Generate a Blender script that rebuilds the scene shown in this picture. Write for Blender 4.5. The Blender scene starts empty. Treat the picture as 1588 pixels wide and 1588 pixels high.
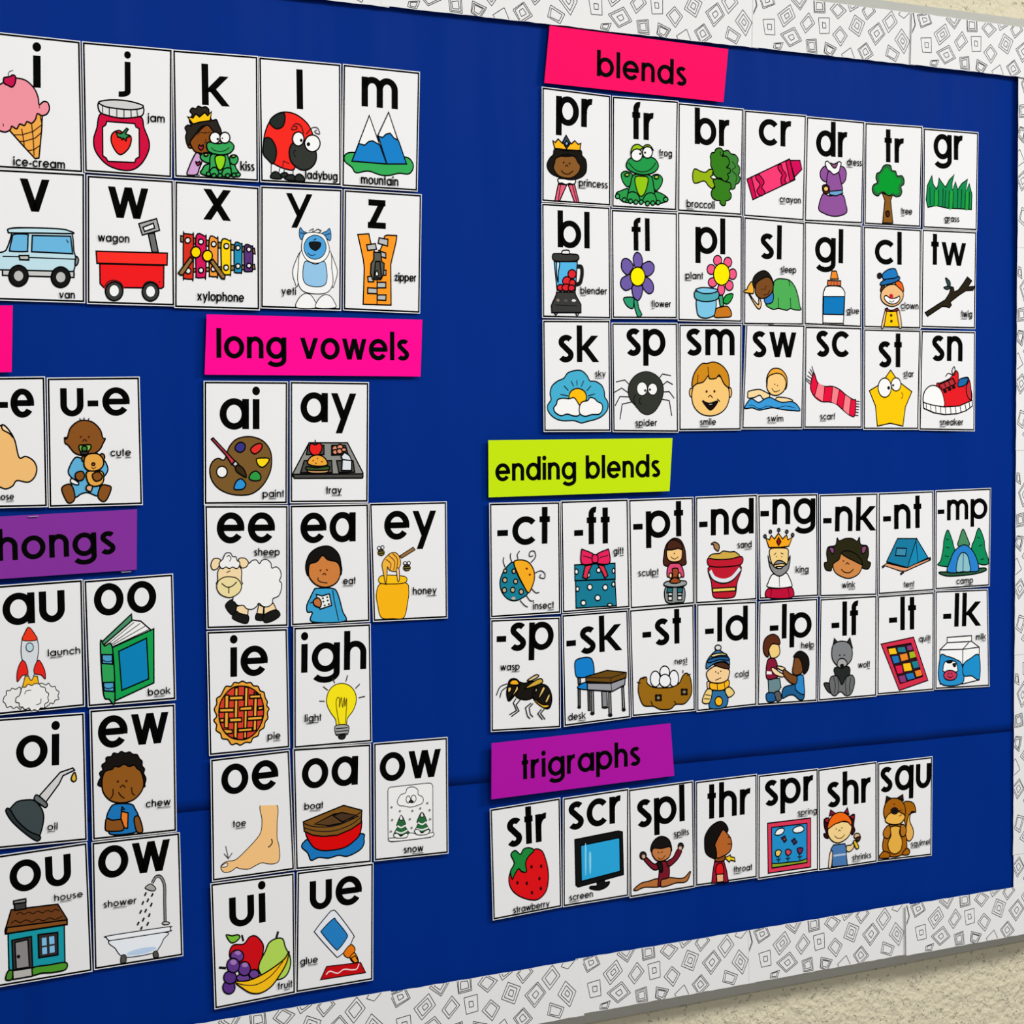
import bpy, math, random
from mathutils import Matrix, Vector

# ---------------------------------------------------------------- camera, world, lights, exposure
scene = bpy.context.scene
C = scene.collection
ZC = 1.55                                  # height of the board's reference point above the floor
cam_data = bpy.data.cameras.new('camera')
cam_data.sensor_width = 36.0
cam_data.lens = 86.3819
cam_data.clip_start = 0.05
cam = bpy.data.objects.new('camera', cam_data)
cam.matrix_world = Matrix([[0.806928, 0.026938, -0.590035, -1.777032], [-0.590641, 0.031289, -0.806328, -2.42845], [-0.003259, 0.999147, 0.041159, 1.67396], [0.0, 0.0, 0.0, 1.0]])
C.objects.link(cam)
scene.camera = cam

world = bpy.data.worlds.new('room_light')
world.use_nodes = True
world.node_tree.nodes['Background'].inputs[0].default_value = (1.0, 0.99, 0.98, 1)
world.node_tree.nodes['Background'].inputs[1].default_value = 0.275
scene.world = world

def area(name, loc, target, sx, sy, power, col):
    l = bpy.data.lights.new(name, 'AREA')
    l.shape = 'RECTANGLE'; l.size = sx; l.size_y = sy; l.energy = power; l.color = col
    o = bpy.data.objects.new(name, l)
    o.location = loc
    o.rotation_euler = (Vector(target) - Vector(loc)).to_track_quat('-Z', 'Y').to_euler()
    C.objects.link(o)
# ceiling panel lights of the classroom
area('ceiling_panel_light', (1.95, -1.7, 2.95), (1.8, -1.1, 0), 1.2, 0.6, 63, (1.0, 0.99, 0.97))
area('ceiling_panel_light', (-0.65, -1.7, 2.95), (-0.6, -1.1, 0), 1.2, 0.6, 39, (1.0, 0.99, 0.97))
area('ceiling_panel_light', (0.6, -3.6, 2.95), (0.6, -3.0, 0), 2.4, 0.6, 32, (1.0, 0.99, 0.97))
scene.view_settings.view_transform = 'Standard'
scene.view_settings.look = 'None'
scene.view_settings.gamma = 1.0
scene.view_settings.use_curve_mapping = False
scene.view_settings.exposure = -0.07

# ---------------------------------------------------------------- materials
def lin(c):
    return c / 12.92 if c <= 0.04045 else ((c + 0.055) / 1.055) ** 2.4
def hexcol(h):
    return tuple(lin(int(h[i:i + 2], 16) / 255.0) for i in (0, 2, 4))
def material(name, col, rough=0.5, spec=0.3, metal=0.0):
    m = bpy.data.materials.new(name); m.use_nodes = True
    b = m.node_tree.nodes['Principled BSDF']
    b.inputs['Base Color'].default_value = (*col, 1)
    b.inputs['Roughness'].default_value = rough
    b.inputs['Specular IOR Level'].default_value = spec
    b.inputs['Metallic'].default_value = metal
    return m
def add_bump(m, scale, strength, dist, detail=4.0, mix_col=None, amount=0.3, stretch=1.0):
    nt = m.node_tree; b = nt.nodes['Principled BSDF']
    tc = nt.nodes.new('ShaderNodeTexCoord')
    n = nt.nodes.new('ShaderNodeTexNoise'); n.inputs['Scale'].default_value = scale; n.inputs['Detail'].default_value = detail
    mp0 = nt.nodes.new('ShaderNodeMapping'); mp0.inputs['Scale'].default_value = (1, 1, stretch)
    nt.links.new(tc.outputs['Object'], mp0.inputs['Vector']); nt.links.new(mp0.outputs[0], n.inputs['Vector'])
    bp = nt.nodes.new('ShaderNodeBump'); bp.inputs['Strength'].default_value = strength; bp.inputs['Distance'].default_value = dist
    nt.links.new(n.outputs['Fac'], bp.inputs['Height'])
    nt.links.new(bp.outputs['Normal'], b.inputs['Normal'])
    if mix_col:
        cr = nt.nodes.new('ShaderNodeMix'); cr.data_type = 'RGBA'
        base = b.inputs['Base Color'].default_value
        cr.inputs[6].default_value = tuple(base); cr.inputs[7].default_value = (*mix_col, 1)
        mp = nt.nodes.new('ShaderNodeMath'); mp.operation = 'MULTIPLY'; mp.inputs[1].default_value = amount
        nt.links.new(n.outputs['Fac'], mp.inputs[0]); nt.links.new(mp.outputs[0], cr.inputs[0])
        nt.links.new(cr.outputs[2], b.inputs['Base Color'])
    return bp

M_CARD = material('laminated_card', hexcol('ebebec'), 0.45, 0.2)
M_INK = material('printed_ink', (0, 0, 0), 0.6, 0.02)
_nt = M_INK.node_tree
_at = _nt.nodes.new('ShaderNodeAttribute'); _at.attribute_name = 'ink'
_nt.links.new(_at.outputs['Color'], _nt.nodes['Principled BSDF'].inputs['Base Color'])
M_BLUE = material('blue_board_paper', hexcol('002b82'), 0.48, 0.03)
add_bump(M_BLUE, 9.0, 0.8, 0.03, 1.5, stretch=0.16)
M_TRIM = material('border_card_stock', hexcol('e6e6e5'), 0.5, 0.3)
M_FRAME = material('brushed_aluminium', (0.47, 0.48, 0.45), 0.5, 0.4, 0.0)
add_bump(M_FRAME, 300.0, 0.05, 0.001)
M_STAPLE = material('staple_steel', (0.7, 0.7, 0.72), 0.3, 0.5, 0.8)
M_CORK = material('board_core', (0.3, 0.2, 0.12), 0.9, 0.1)

def wall_material():
    m = material('painted_block_wall', hexcol('dbd2b6'), 0.6, 0.3)
    nt = m.node_tree; b = nt.nodes['Principled BSDF']
    tc = nt.nodes.new('ShaderNodeTexCoord')
    n1 = nt.nodes.new('ShaderNodeTexNoise'); n1.inputs['Scale'].default_value = 110; n1.inputs['Detail'].default_value = 6
    n2 = nt.nodes.new('ShaderNodeTexNoise'); n2.inputs['Scale'].default_value = 45; n2.inputs['Detail'].default_value = 3
    n3 = nt.nodes.new('ShaderNodeTexNoise'); n3.inputs['Scale'].default_value = 150; n3.inputs['Detail'].default_value = 2
    for n in (n1, n2, n3): nt.links.new(tc.outputs['Object'], n.inputs['Vector'])
    pit = nt.nodes.new('ShaderNodeMapRange')                     # small pits left open by the paint roller
    pit.inputs['From Min'].default_value = 0.66; pit.inputs['From Max'].default_value = 0.72
    pit.inputs['To Min'].default_value = 1.0; pit.inputs['To Max'].default_value = 0.0
    nt.links.new(n3.outputs['Fac'], pit.inputs['Value'])
    mx = nt.nodes.new('ShaderNodeMath'); mx.operation = 'MULTIPLY_ADD'; mx.inputs[1].default_value = 1.2
    nt.links.new(n2.outputs['Fac'], mx.inputs[0]); nt.links.new(pit.outputs[0], mx.inputs[2])
    h = nt.nodes.new('ShaderNodeMath'); h.operation = 'MULTIPLY_ADD'; h.inputs[1].default_value = 1.0
    nt.links.new(n1.outputs['Fac'], h.inputs[0]); nt.links.new(mx.outputs[0], h.inputs[2])
    bp = nt.nodes.new('ShaderNodeBump'); bp.inputs['Strength'].default_value = 0.8; bp.inputs['Distance'].default_value = 0.006
    nt.links.new(h.outputs[0], bp.inputs['Height']); nt.links.new(bp.outputs['Normal'], b.inputs['Normal'])
    return m
M_WALL = wall_material()

# ---------------------------------------------------------------- mesh helpers
def link(name, me, mat, parent=None):
    o = bpy.data.objects.new(name, me)
    if mat: me.materials.append(mat)
    C.objects.link(o)
    if parent: o.parent = parent
    return o
def mesh(name, verts, faces, mat, parent=None):
    me = bpy.data.meshes.new(name); me.from_pydata(verts, [], faces); me.update()
    return link(name, me, mat, parent)
def tag(o, label, cat, group=None):
    o['label'] = label; o['category'] = cat
    if group: o['group'] = group
    return o
def slab(quad, y0, y1):
    """a flat sheet with thickness: quad of (u, v) corners, from depth y0 (front) to y1 (back)"""
    n = len(quad)
    v = [(p[0], y0, p[1]) for p in quad] + [(p[0], y1, p[1]) for p in quad]
    f = [tuple(range(n)), tuple(range(2 * n - 1, n - 1, -1))]
    for i in range(n):
        j = (i + 1) % n
        f.append((i, i + n, j + n, j))
    return v, f

class Ink:
    """flat print: coloured faces, later ones lie above earlier ones"""
    def __init__(self, depth=0.0): self.v = []; self.f = []; self.c = []; self.d = depth
    def face(self, pts, col):
        b = len(self.v)
        self.v += [(x, -self.d, z) for x, z in pts]
        self.f.append(tuple(range(b, b + len(pts)))); self.c.append(col)
    def join(self, o):
        b = len(self.v); self.v += o.v; self.f += [tuple(i + b for i in f) for f in o.f]; self.c += o.c
        return self
    def ribbon(self, pts, w, col, closed=False):
        P = [pts[0]]
        for p in pts[1:]:
            if abs(p[0] - P[-1][0]) + abs(p[1] - P[-1][1]) > 1e-6: P.append(p)
        if closed and abs(P[0][0] - P[-1][0]) + abs(P[0][1] - P[-1][1]) < 1e-6: P.pop()
        n = len(P)
        if n < 2: return
        h = w / 2; L = []; R = []
        for i in range(n):
            a = P[i - 1] if (i > 0 or closed) else None
            c = P[(i + 1) % n] if (i < n - 1 or closed) else None
            d1 = d2 = None
            if a: d1 = Vector((P[i][0] - a[0], P[i][1] - a[1])).normalized()
            if c: d2 = Vector((c[0] - P[i][0], c[1] - P[i][1])).normalized()
            if d1 is None: d1 = d2
            if d2 is None: d2 = d1
            nrm = Vector((-d1.y - d2.y, d1.x + d2.x))
            if nrm.length < 1e-6: nrm = Vector((-d2.y, d2.x)); k = 1.0
            else:
                nrm.normalize(); k = min(1.9, 1.0 / max(0.3, nrm.dot(Vector((-d2.y, d2.x)))))
            L.append((P[i][0] + nrm.x * h * k, P[i][1] + nrm.y * h * k))
            R.append((P[i][0] - nrm.x * h * k, P[i][1] - nrm.y * h * k))
        b = len(self.v)
        for i in range(n):
            self.v.append((L[i][0], -self.d, L[i][1])); self.v.append((R[i][0], -self.d, R[i][1]))
        for i in range(n if closed else n - 1):
            j = (i + 1) % n
            self.f.append((b + 2 * i, b + 2 * i + 1, b + 2 * j + 1, b + 2 * j)); self.c.append(col)
    def build(self, name, parent, mat=None):
        me = bpy.data.meshes.new(name); me.from_pydata(self.v, [], self.f); me.update()
        at = me.color_attributes.new('ink', 'FLOAT_COLOR', 'CORNER')
        buf = []
        for f, c in zip(self.f, self.c): buf += [c[0], c[1], c[2], 1.0] * len(f)
        at.data.foreach_set('color', buf)
        return link(name, me, mat or M_INK, parent)

def spline(P, closed, n=5):
    out = []; m = len(P)
    if m < 3 and not closed: return P
    for i in range(m if closed else m - 1):
        if closed: p0, p1, p2, p3 = P[i - 1], P[i], P[(i + 1) % m], P[(i + 2) % m]
        else: p0, p1, p2, p3 = P[max(i - 1, 0)], P[i], P[i + 1], P[min(i + 2, m - 1)]
        for k in range(n):
            t = k / n
            out.append(tuple(0.5 * (2 * p1[q] + (p2[q] - p0[q]) * t + (2 * p0[q] - 5 * p1[q] + 4 * p2[q] - p3[q]) * t * t
                                    + (3 * p1[q] - p0[q] - 3 * p2[q] + p3[q]) * t ** 3) for q in (0, 1)))
    if not closed: out.append(P[-1])
    return out

# ---------------------------------------------------------------- lettering: a geometric sans drawn with strokes (x-height = 1)
ASC = 1.38; DESC = -0.38
def arc(cx, cy, rx, ry, a0, a1, n=22):
    return [(cx + rx * math.cos(math.radians(a0 + (a1 - a0) * i / n)), cy + ry * math.sin(math.radians(a0 + (a1 - a0) * i / n))) for i in range(n + 1)]
def glyph(ch, s):
    """strokes of one letter and its width; s = stroke width"""
    h = s / 2; ry = 0.5 + 0.02 - h; W = 0.97; rx = W / 2 - h; cx = W / 2
    ring = ('o', arc(cx, 0.5, rx, ry, 0, 360, 36)[:-1])
    st = lambda x, a, b: ('r', [(x, a), (x, b)])
    bar = lambda x0, x1, y: ('r', [(x0, y), (x1, y)])
    if ch == 'o': return [ring], W
    if ch == 'a': return [ring, st(W - h + .02, 0, 1)], W + .02
    if ch == 'b': return [ring, st(h - .02, 0, ASC)], W
    if ch == 'd': return [ring, st(W - h + .02, 0, ASC)], W + .02
    if ch == 'p': return [ring, st(h - .02, DESC, 1)], W
    if ch == 'q': return [ring, st(W - h + .02, DESC, 1)], W + .02
    if ch == 'g':
        return [ring, ('r', [(W - h + .02, 1)] + arc(cx, -0.04, W / 2 - h + .02, 0.36 - h, 0, -152, 20))], W + .02
    if ch == 'c': return [('r', arc(cx, 0.5, rx, ry, 42, 318, 34))], W * 0.86
    if ch == 'e':
        return [('r', [(h, 0.5), (W - h, 0.5)]), ('r', arc(cx, 0.5, rx, ry, -13, 324, 40))], W
    if ch == 'l': return [st(h, 0, ASC)], s
    if ch == 'i': return [st(h, 0, 1), ('c', h, 1.27, 0.14 if s > .18 else .11)], s
    if ch == 'j': return [('r', [(h + .08, 1), (h + .08, 0.0)] + arc(h - .06, -0.16, .14, .13, 0, -100, 10)), ('c', h + .08, 1.27, 0.14 if s > .18 else .11)], s + .08
    if ch == 'k': return [st(h, 0, ASC), ('d', .22, .44, .76, 1.0), ('d', .33, .56, .80, 0)], .86
    if ch == 't': return [st(.19, 0, 1.34), bar(0, .38, 1.0 - h)], .38
    if ch == 'f': return [('r', [(.19, 0), (.19, 1.10)] + arc(.19 + .17, 1.12, .17, .27 - h, 180, 78, 12)), bar(0, .4, 1.0 - h)], .44
    if ch == 'r': return [st(h, 0, 1), ('r', [(h + .01, .48)] + arc(.43, .52, .43 - h, .5 - h, 172, 82, 12))], .5
    if ch == 'n': return [st(h, 0, 1), ('r', arc(.40, .60, .40 - h, .42 - h, 178, 0, 18) + [(.80 - h, 0)])], .80
    if ch == 'h': return [st(h, 0, ASC), ('r', arc(.40, .60, .40 - h, .42 - h, 178, 0, 18) + [(.80 - h, 0)])], .80
    if ch == 'm':
        a = .36
        return [st(h, 0, 1), ('r', arc(a, .62, a - h, .40 - h, 178, 0, 16) + [(2 * a - h, 0)]),
                ('r', arc(3 * a - s, .62, a - h, .40 - h, 178, 0, 16) + [(4 * a - s - h, 0)])], 4 * a - s
    if ch == 'u': return [('r', [(h, 1), (h, .42)] + arc(.40, .40, .40 - h, .42 - h, 180, 360, 18) + [(.80 - h, 1)])], .80
    if ch == 's':
        q = .64; r = .26 - h * .1
        P = arc(q / 2 + .02, .745, q / 2 - h, .275 - h, 35, 235, 16) + arc(q / 2 - .01, .265, q / 2 - h + .01, .285 - h, 55, -148, 16)
        return [('r', P)], q
    if ch == 'v': return [('d', .10, 1, .44, 0), ('d', .78, 1, .44, 0)], .88
    if ch == 'w': return [('d', .10, 1, .36, 0), ('d', .62, 1, .36, 0), ('d', .62, 1, .88, 0), ('d', 1.14, 1, .88, 0)], 1.24
    if ch == 'x': return [('d', .12, 1, .74, 0), ('d', .74, 1, .12, 0)], .86
    if ch == 'y': return [('d', .10, 1, .45, .12), ('d', .80, 1, .27, DESC)], .90
    if ch == 'z': return [bar(.02, .72, 1 - h), bar(0, .74, h), ('d', .58, 1 - h * 1.2, .16, h * 1.2)], .74
    if ch == '-': return [('r', [(0, .44), (.38, .44)])], .38
    return [], .42                                           # word space
def lettering(ink, text, p0, p1, xh, s, col):
    """set text so that its ink runs from p0 to p1 along the baseline; [..] marks underlined letters"""
    x = 0.0; items = []; marks = []; start = None; gap = 0.15 if s > .18 else 0.2
    for ch in text:
        if ch == '[': start = x; continue
        if ch == ']': marks.append((start, x - gap)); continue
        g, w = glyph(ch, s); g2 = gap
        items.append((g, x)); x += w + g2
    total = x - gap
    K = 1.2                                                  # upright strokes are a little heavier than level ones
    want = abs(p1[0] - p0[0]) / xh; sv = s * K
    k = (want - sv) / (total - s) if total - s > 0.02 else 1.0
    X = lambda v: (sv / 2 + (v - s / 2) * k) / K
    if total - s <= 0.02: X = lambda v: (v - s / 2 + want / 2) / K
    tmp = Ink(ink.d)
    for g, gx in items:
        for it in g:
            if it[0] in 'ro': tmp.ribbon([(X(a + gx), b) for a, b in it[1]], s, col, it[0] == 'o')
            elif it[0] == 'c':
                cx, cy, r = X(it[1] + gx), it[2], it[3]
                tmp.face([(cx + r * 1.05 / K * math.cos(a * math.pi / 12), cy + r * 1.05 * math.sin(a * math.pi / 12)) for a in range(24)], col)
            elif it[0] == 'd':
                _, x0, y0, x1, y1 = it
                a = Vector((X(x0 + gx), y0)); b = Vector((X(x1 + gx), y1))
                hw = (s / 2) * (b - a).length / max(abs(b.y - a.y), 1e-3) * 0.97
                tmp.face([(a.x - hw, a.y), (a.x + hw, a.y), (b.x + hw, b.y), (b.x - hw, b.y)], col)
    for a, b in marks:
        tmp.ribbon([(X(a), -0.3), (X(b), -0.3)], 0.12, col)
    u0 = p0[0]; v0 = (p0[1] + p1[1]) / 2
    tmp.v = [(u0 + q[0] * K * xh, q[1], v0 + q[2] * xh) for q in tmp.v]
    ink.join(tmp)

# ---------------------------------------------------------------- the setting: wall, board, paper
X0, X1 = -1.47, 0.983                       # outer frame, left and right
Z0, Z1 = ZC - 0.655, ZC + 0.686             # outer frame, bottom and top
WALL_Y = 0.024
v, f = slab([(-3.2, 0.0), (3.2, 0.0), (3.2, 2.95), (-3.2, 2.95)], WALL_Y, WALL_Y + 0.1)
w = mesh('wall_back', v, f, M_WALL); w['kind'] = 'structure'

board = bpy.data.objects.new('bulletin_board', None); board.location = ((X0 + X1) / 2, WALL_Y, Z0); C.objects.link(board)
tag(board, 'long bulletin board in a grey metal frame on the wall', 'bulletin board')
OX, OZ = board.location.x, board.location.z
v, f = slab([(X0 + .024 - OX, .024), (X1 - .024 - OX, .024), (X1 - .024 - OX, Z1 - Z0 - .024), (X0 + .024 - OX, Z1 - Z0 - .024)], -WALL_Y + 0.0005, -0.001)
mesh('backing_panel', v, f, M_CORK, board)
def rail(a, b, inward):
    """bevelled rail from a to b (outer corners), profile runs inward and forward"""
    prof = [(0.0, -0.001), (0.0, -0.008), (0.0195, -WALL_Y - 0.006), (0.028, -WALL_Y - 0.006), (0.028, -0.001)]
    a = Vector(a); b = Vector(b); inward = Vector(inward); t = (b - a).normalized()
    vs = []
    for e, sgn in ((a, 1), (b, -1)):
        for q, y in prof:
            p = e + inward * q + t * sgn * q           # mitred ends
            vs.append((p.x - OX, y, p.y - OZ))
    n = len(prof)
    fs = [tuple(range(n)), tuple(range(2 * n - 1, n - 1, -1))] + [(i, i + n, (i + 1) % n + n, (i + 1) % n) for i in range(n)]
    mesh('frame_rail', vs, fs, M_FRAME, board)
rail((X0, Z1), (X1, Z1), (0, -1)); rail((X1, Z0), (X0, Z0), (0, 1))
rail((X1, Z1), (X1, Z0), (-1, 0)); rail((X0, Z0), (X0, Z1), (1, 0))

def wave(x, z):
    """how far the blue paper lifts off the board: soft upright ripples, stronger to the right"""
    a = 0.0007 + 0.0019 * max(0.0, min(1.0, (x - 0.1) / 0.7))
    r = math.sin(x * 31 + 1.1 * math.sin(z * 4.1) + 0.4) * 0.5 + math.sin(x * 67 + 2.3 * math.sin(z * 2.7 + 1)) * 0.3 + math.sin(x * 13 + z * 9) * 0.35
    return a * (0.8 + 0.7 * r)
def paper(name, x0, x1, zlow, zhigh, lift, label):
    """zlow / zhigh are functions of x"""
    nx, nz = 260, 70; vs = []; fs = []
    for j in range(nz + 1):
        for i in range(nx + 1):
            x = x0 + (x1 - x0) * i / nx; z = zlow(x) + (zhigh(x) - zlow(x)) * j / nz
            vs.append((x, -0.0006 - lift - wave(x, z), z))
    for j in range(nz):
        for i in range(nx):
            a = j * (nx + 1) + i; fs.append((a, a + 1, a + nx + 2, a + nx + 1))
    o = mesh(name, vs, fs, M_BLUE)
    for p in o.data.polygons: p.use_smooth = True
    sol = o.modifiers.new('thickness', 'SOLIDIFY'); sol.thickness = 0.0003; sol.offset = -1
    tag(o, label, 'paper', 'blue backing paper')
seam = lambda x: ZC - 0.331 - 0.012 * (x - 0.1)
paper('backing_paper', X0 + .03, X1 - .03, lambda x: Z0 + .03, lambda x: seam(x) + .03, 0.0, 'royal blue paper covering the lower part of the bulletin board')
paper('backing_paper', X0 + .03, X1 - .03, seam, lambda x: Z1 - .03, 0.0005, 'large royal blue paper covering the upper part of the bulletin board')

# ---------------------------------------------------------------- border strips
TILE = [
    ([(0.0098, 0.0682), (0.0319, 0.0725), (0.0392, 0.0591), (0.0175, 0.0506)], [1, 0.82, 0.34]),
    ([(0.066, 0.0679), (0.0832, 0.0551), (0.0966, 0.0722), (0.0793, 0.086)], [1, 0.8, 0.5]),
    ([(0.1073, 0.0729), (0.1275, 0.0723), (0.1288, 0.0559), (0.1081, 0.0545)], [1, 0.84, 0.55]),
    ([(0.1378, 0.0619), (0.1492, 0.0726), (0.167, 0.0618), (0.1519, 0.0494)], [1, 0.7]),
    ([(0.1684, 0.0744), (0.1744, 0.0619), (0.1904, 0.0694), (0.1821, 0.0811)], [1, 0.6]),
    ([(0.1965, 0.0654), (0.2057, 0.0535), (0.2216, 0.0664), (0.2099, 0.0797)], [1, 0.75]),
    ([(0.0436, 0.046), (0.066, 0.061), (0.0752, 0.0452), (0.054, 0.0306)], [1, 0.68, 0.3]),
    ([(0.084, 0.0383), (0.0992, 0.053), (0.1099, 0.0399), (0.0938, 0.0258)], [1, 0.7]),
    ([(0.1161, 0.0486), (0.1361, 0.0494), (0.1369, 0.0299), (0.1193, 0.0281)], [1, 0.36]),
    ([(0.1432, 0.029), (0.156, 0.041), (0.1697, 0.0295), (0.1579, 0.0138)], [1, 0.7]),
    ([(0.1725, 0.0387), (0.1835, 0.0585), (0.2021, 0.0497), (0.1918, 0.0297)], [1, 0.68, 0.32]),
    ([(0.2085, 0.0381), (0.2281, 0.052), (0.2407, 0.0369), (0.2224, 0.0212)], [1, 0.82, 0.32]),
    ([(0.2351, 0.0549), (0.252, 0.0695), (0.2634, 0.0555), (0.2469, 0.0393)], [1, 0.65]),
    ([(0.2591, 0.0312), (0.2719, 0.0468), (0.2877, 0.0317), (0.2777, 0.0141)], [1, 0.68, 0.3]),
    ([(0.0182, 0.0371), (0.0383, 0.0395), (0.0401, 0.0195), (0.0218, 0.018)], [1, 0.36]),
    ([(0.0488, 0.0203), (0.0739, 0.032), (0.0871, 0.0154), (0.0659, 0.0053)], [1, 0.78, 0.3]),
    ([(0.0951, 0.0178), (0.1139, 0.02), (0.1153, 0.0013), (0.0978, 0.0017)], [1, 0.78, 0.5]),
    ([(0.1301, 0.0171), (0.1513, 0.0109), (0.141, -0.0025), (0.1274, 0.0037)], [1, 0.8, 0.55]),
    ([(0.1601, 0.0033), (0.1766, 0.0137), (0.1849, -0.0003), (0.1711, -0.009)], [1]),
    ([(0.1904, 0.0128), (0.2057, 0.0235), (0.2196, 0.0076), (0.2015, -0.0027)], [1, 0.8, 0.4]),
    ([(0.2464, 0.0232), (0.2685, 0.0137), (0.262, 0.0016), (0.2421, 0.0087)], [1, 0.7]),
    ([(0.0382, 0.0083), (0.054, 0.0102), (0.05, 0.0003), (0.0369, 0.0023)], [1, 0.6]),
    ([(0.2648, 0.0661), (0.2762, 0.0614), (0.2862, 0.0699), (0.2748, 0.0778)], [1]),
    ([(-0.009, 0.0698), (0.0008, 0.0746), (0.0071, 0.0541), (-0.0006, 0.0398)], [1, 0.85])]
STRIP_L, STRIP_H = 0.300, 0.0705
def clip_seg(a, b, x0, x1, y0, y1):
    t0, t1 = 0.0, 1.0; dx, dy = b[0] - a[0], b[1] - a[1]
    for p, q in ((-dx, a[0] - x0), (dx, x1 - a[0]), (-dy, a[1] - y0), (dy, y1 - a[1])):
        if abs(p) < 1e-12:
            if q < 0: return None
        else:
            r = q / p
            if p < 0: t0 = max(t0, r)
            else: t1 = min(t1, r)
    if t0 >= t1: return None
    return (a[0] + dx * t0, a[1] + dy * t0), (a[0] + dx * t1, a[1] + dy * t1)
def strip_meshes():
    ink = Ink(0.00045); col = hexcol('3c3c3e'); rnd = random.Random(4)
    for quad, rings in TILE:
        cx = sum(p[0] for p in quad) / 4; cy = sum(p[1] for p in quad) / 4
        for r in rings:
            q = [(cx + (p[0] - cx) * r + rnd.uniform(-.0005, .0005), cy + (p[1] - cy) * r + rnd.uniform(-.0005, .0005)) for p in quad]
            for i in range(4):
                sg = clip_seg(q[i], q[(i + 1) % 4], 0.001, STRIP_L - .001, 0.0005, STRIP_H - .0005)
                if sg: ink.ribbon(list(sg), 0.0010, col)
    rnd = random.Random(9)
    top = [(STRIP_L * i / 24, STRIP_H + rnd.uniform(-.0004, .0004)) for i in range(25)]
    bot = [(STRIP_L * i / 24, rnd.uniform(-.0004, .0004)) for i in range(25)]
    return ink, slab(bot + top[::-1], -0.0004, 0.0)
_ink, (_sv, _sf) = strip_meshes()
_first = {}
def strip(loc, rz, tilt, label, group, length=1.0):
    root = bpy.data.objects.new('border_strip', None); C.objects.link(root)
    root.location = loc; root.rotation_euler = (tilt[0], rz, tilt[1])
    tag(root, label, 'border strip', group)
    if 'sheet' not in _first:
        a = mesh('sheet', _sv, _sf, M_TRIM, root); b = _ink.build('printed_pattern', root)
        _first['sheet'] = a.data; _first['pattern'] = b.data
    else:
        link('sheet', _first['sheet'], None, root); link('printed_pattern', _first['pattern'], None, root)
YB = -WALL_Y + 0.0 - 0.0065 + WALL_Y               # strips sit just in front of the frame's inner lip
rnd = random.Random(2)
TOPZ, BOTZ = ZC + 0.5965, ZC - 0.635
WHERE_T = ['where it meets the right border', 'above the cr, dr and tr cards', 'above the blends header', 'left of the blends header', 'above the m card']
WHERE_B = ['where it meets the right border', 'below the thr, spr and shr cards', 'below the str and scr cards', 'right of the glue card on red paper', 'below the fruit card', 'below the shower card']
WHERE_R = ['under the top border strip', 'beside the gr and tw cards', 'beside the sn and -mp cards', 'beside the milk carton card', 'beside the squirrel card']
for i in range(9):                                  # along the top and the bottom
    x = 0.671 - 0.2885 * i
    if x < X0 - .05: break
    strip((x, YB - 0.0004 * (i % 2) - (.0062 if i == 0 else .0035), TOPZ + rnd.uniform(-.001, .001)), rnd.uniform(-.003, .003), (0.03, rnd.uniform(-.002, .002)),
          'white diamond-patterned border strip along top edge ' + (WHERE_T[i] if i < len(WHERE_T) else 'beyond the alphabet cards'), 'border strips along the top edge')
    strip((x - .003, YB - 0.0004 * (i % 2) - (.0068 if i == 0 else .0025), BOTZ + rnd.uniform(-.001, .001)), rnd.uniform(-.004, .004), (-0.03, rnd.uniform(-.002, .002)),
          'white diamond-patterned border strip along bottom edge ' + (WHERE_B[i] if i < len(WHERE_B) else 'beyond the house card'), 'border strips along the bottom edge')
for i in range(5):                                  # down the right side, under the other two
    z = ZC + (0.655, 0.365, 0.07, -0.22, -0.334)[i]
    strip((0.8905 + rnd.uniform(-.001, .001), YB - .0032 + 0.0006 * i, z), math.pi / 2 + rnd.uniform(-.003, .003), (0, 0.03),
          'white diamond-patterned border strip down right edge ' + WHERE_R[i], 'border strips down the right edge')

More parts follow.
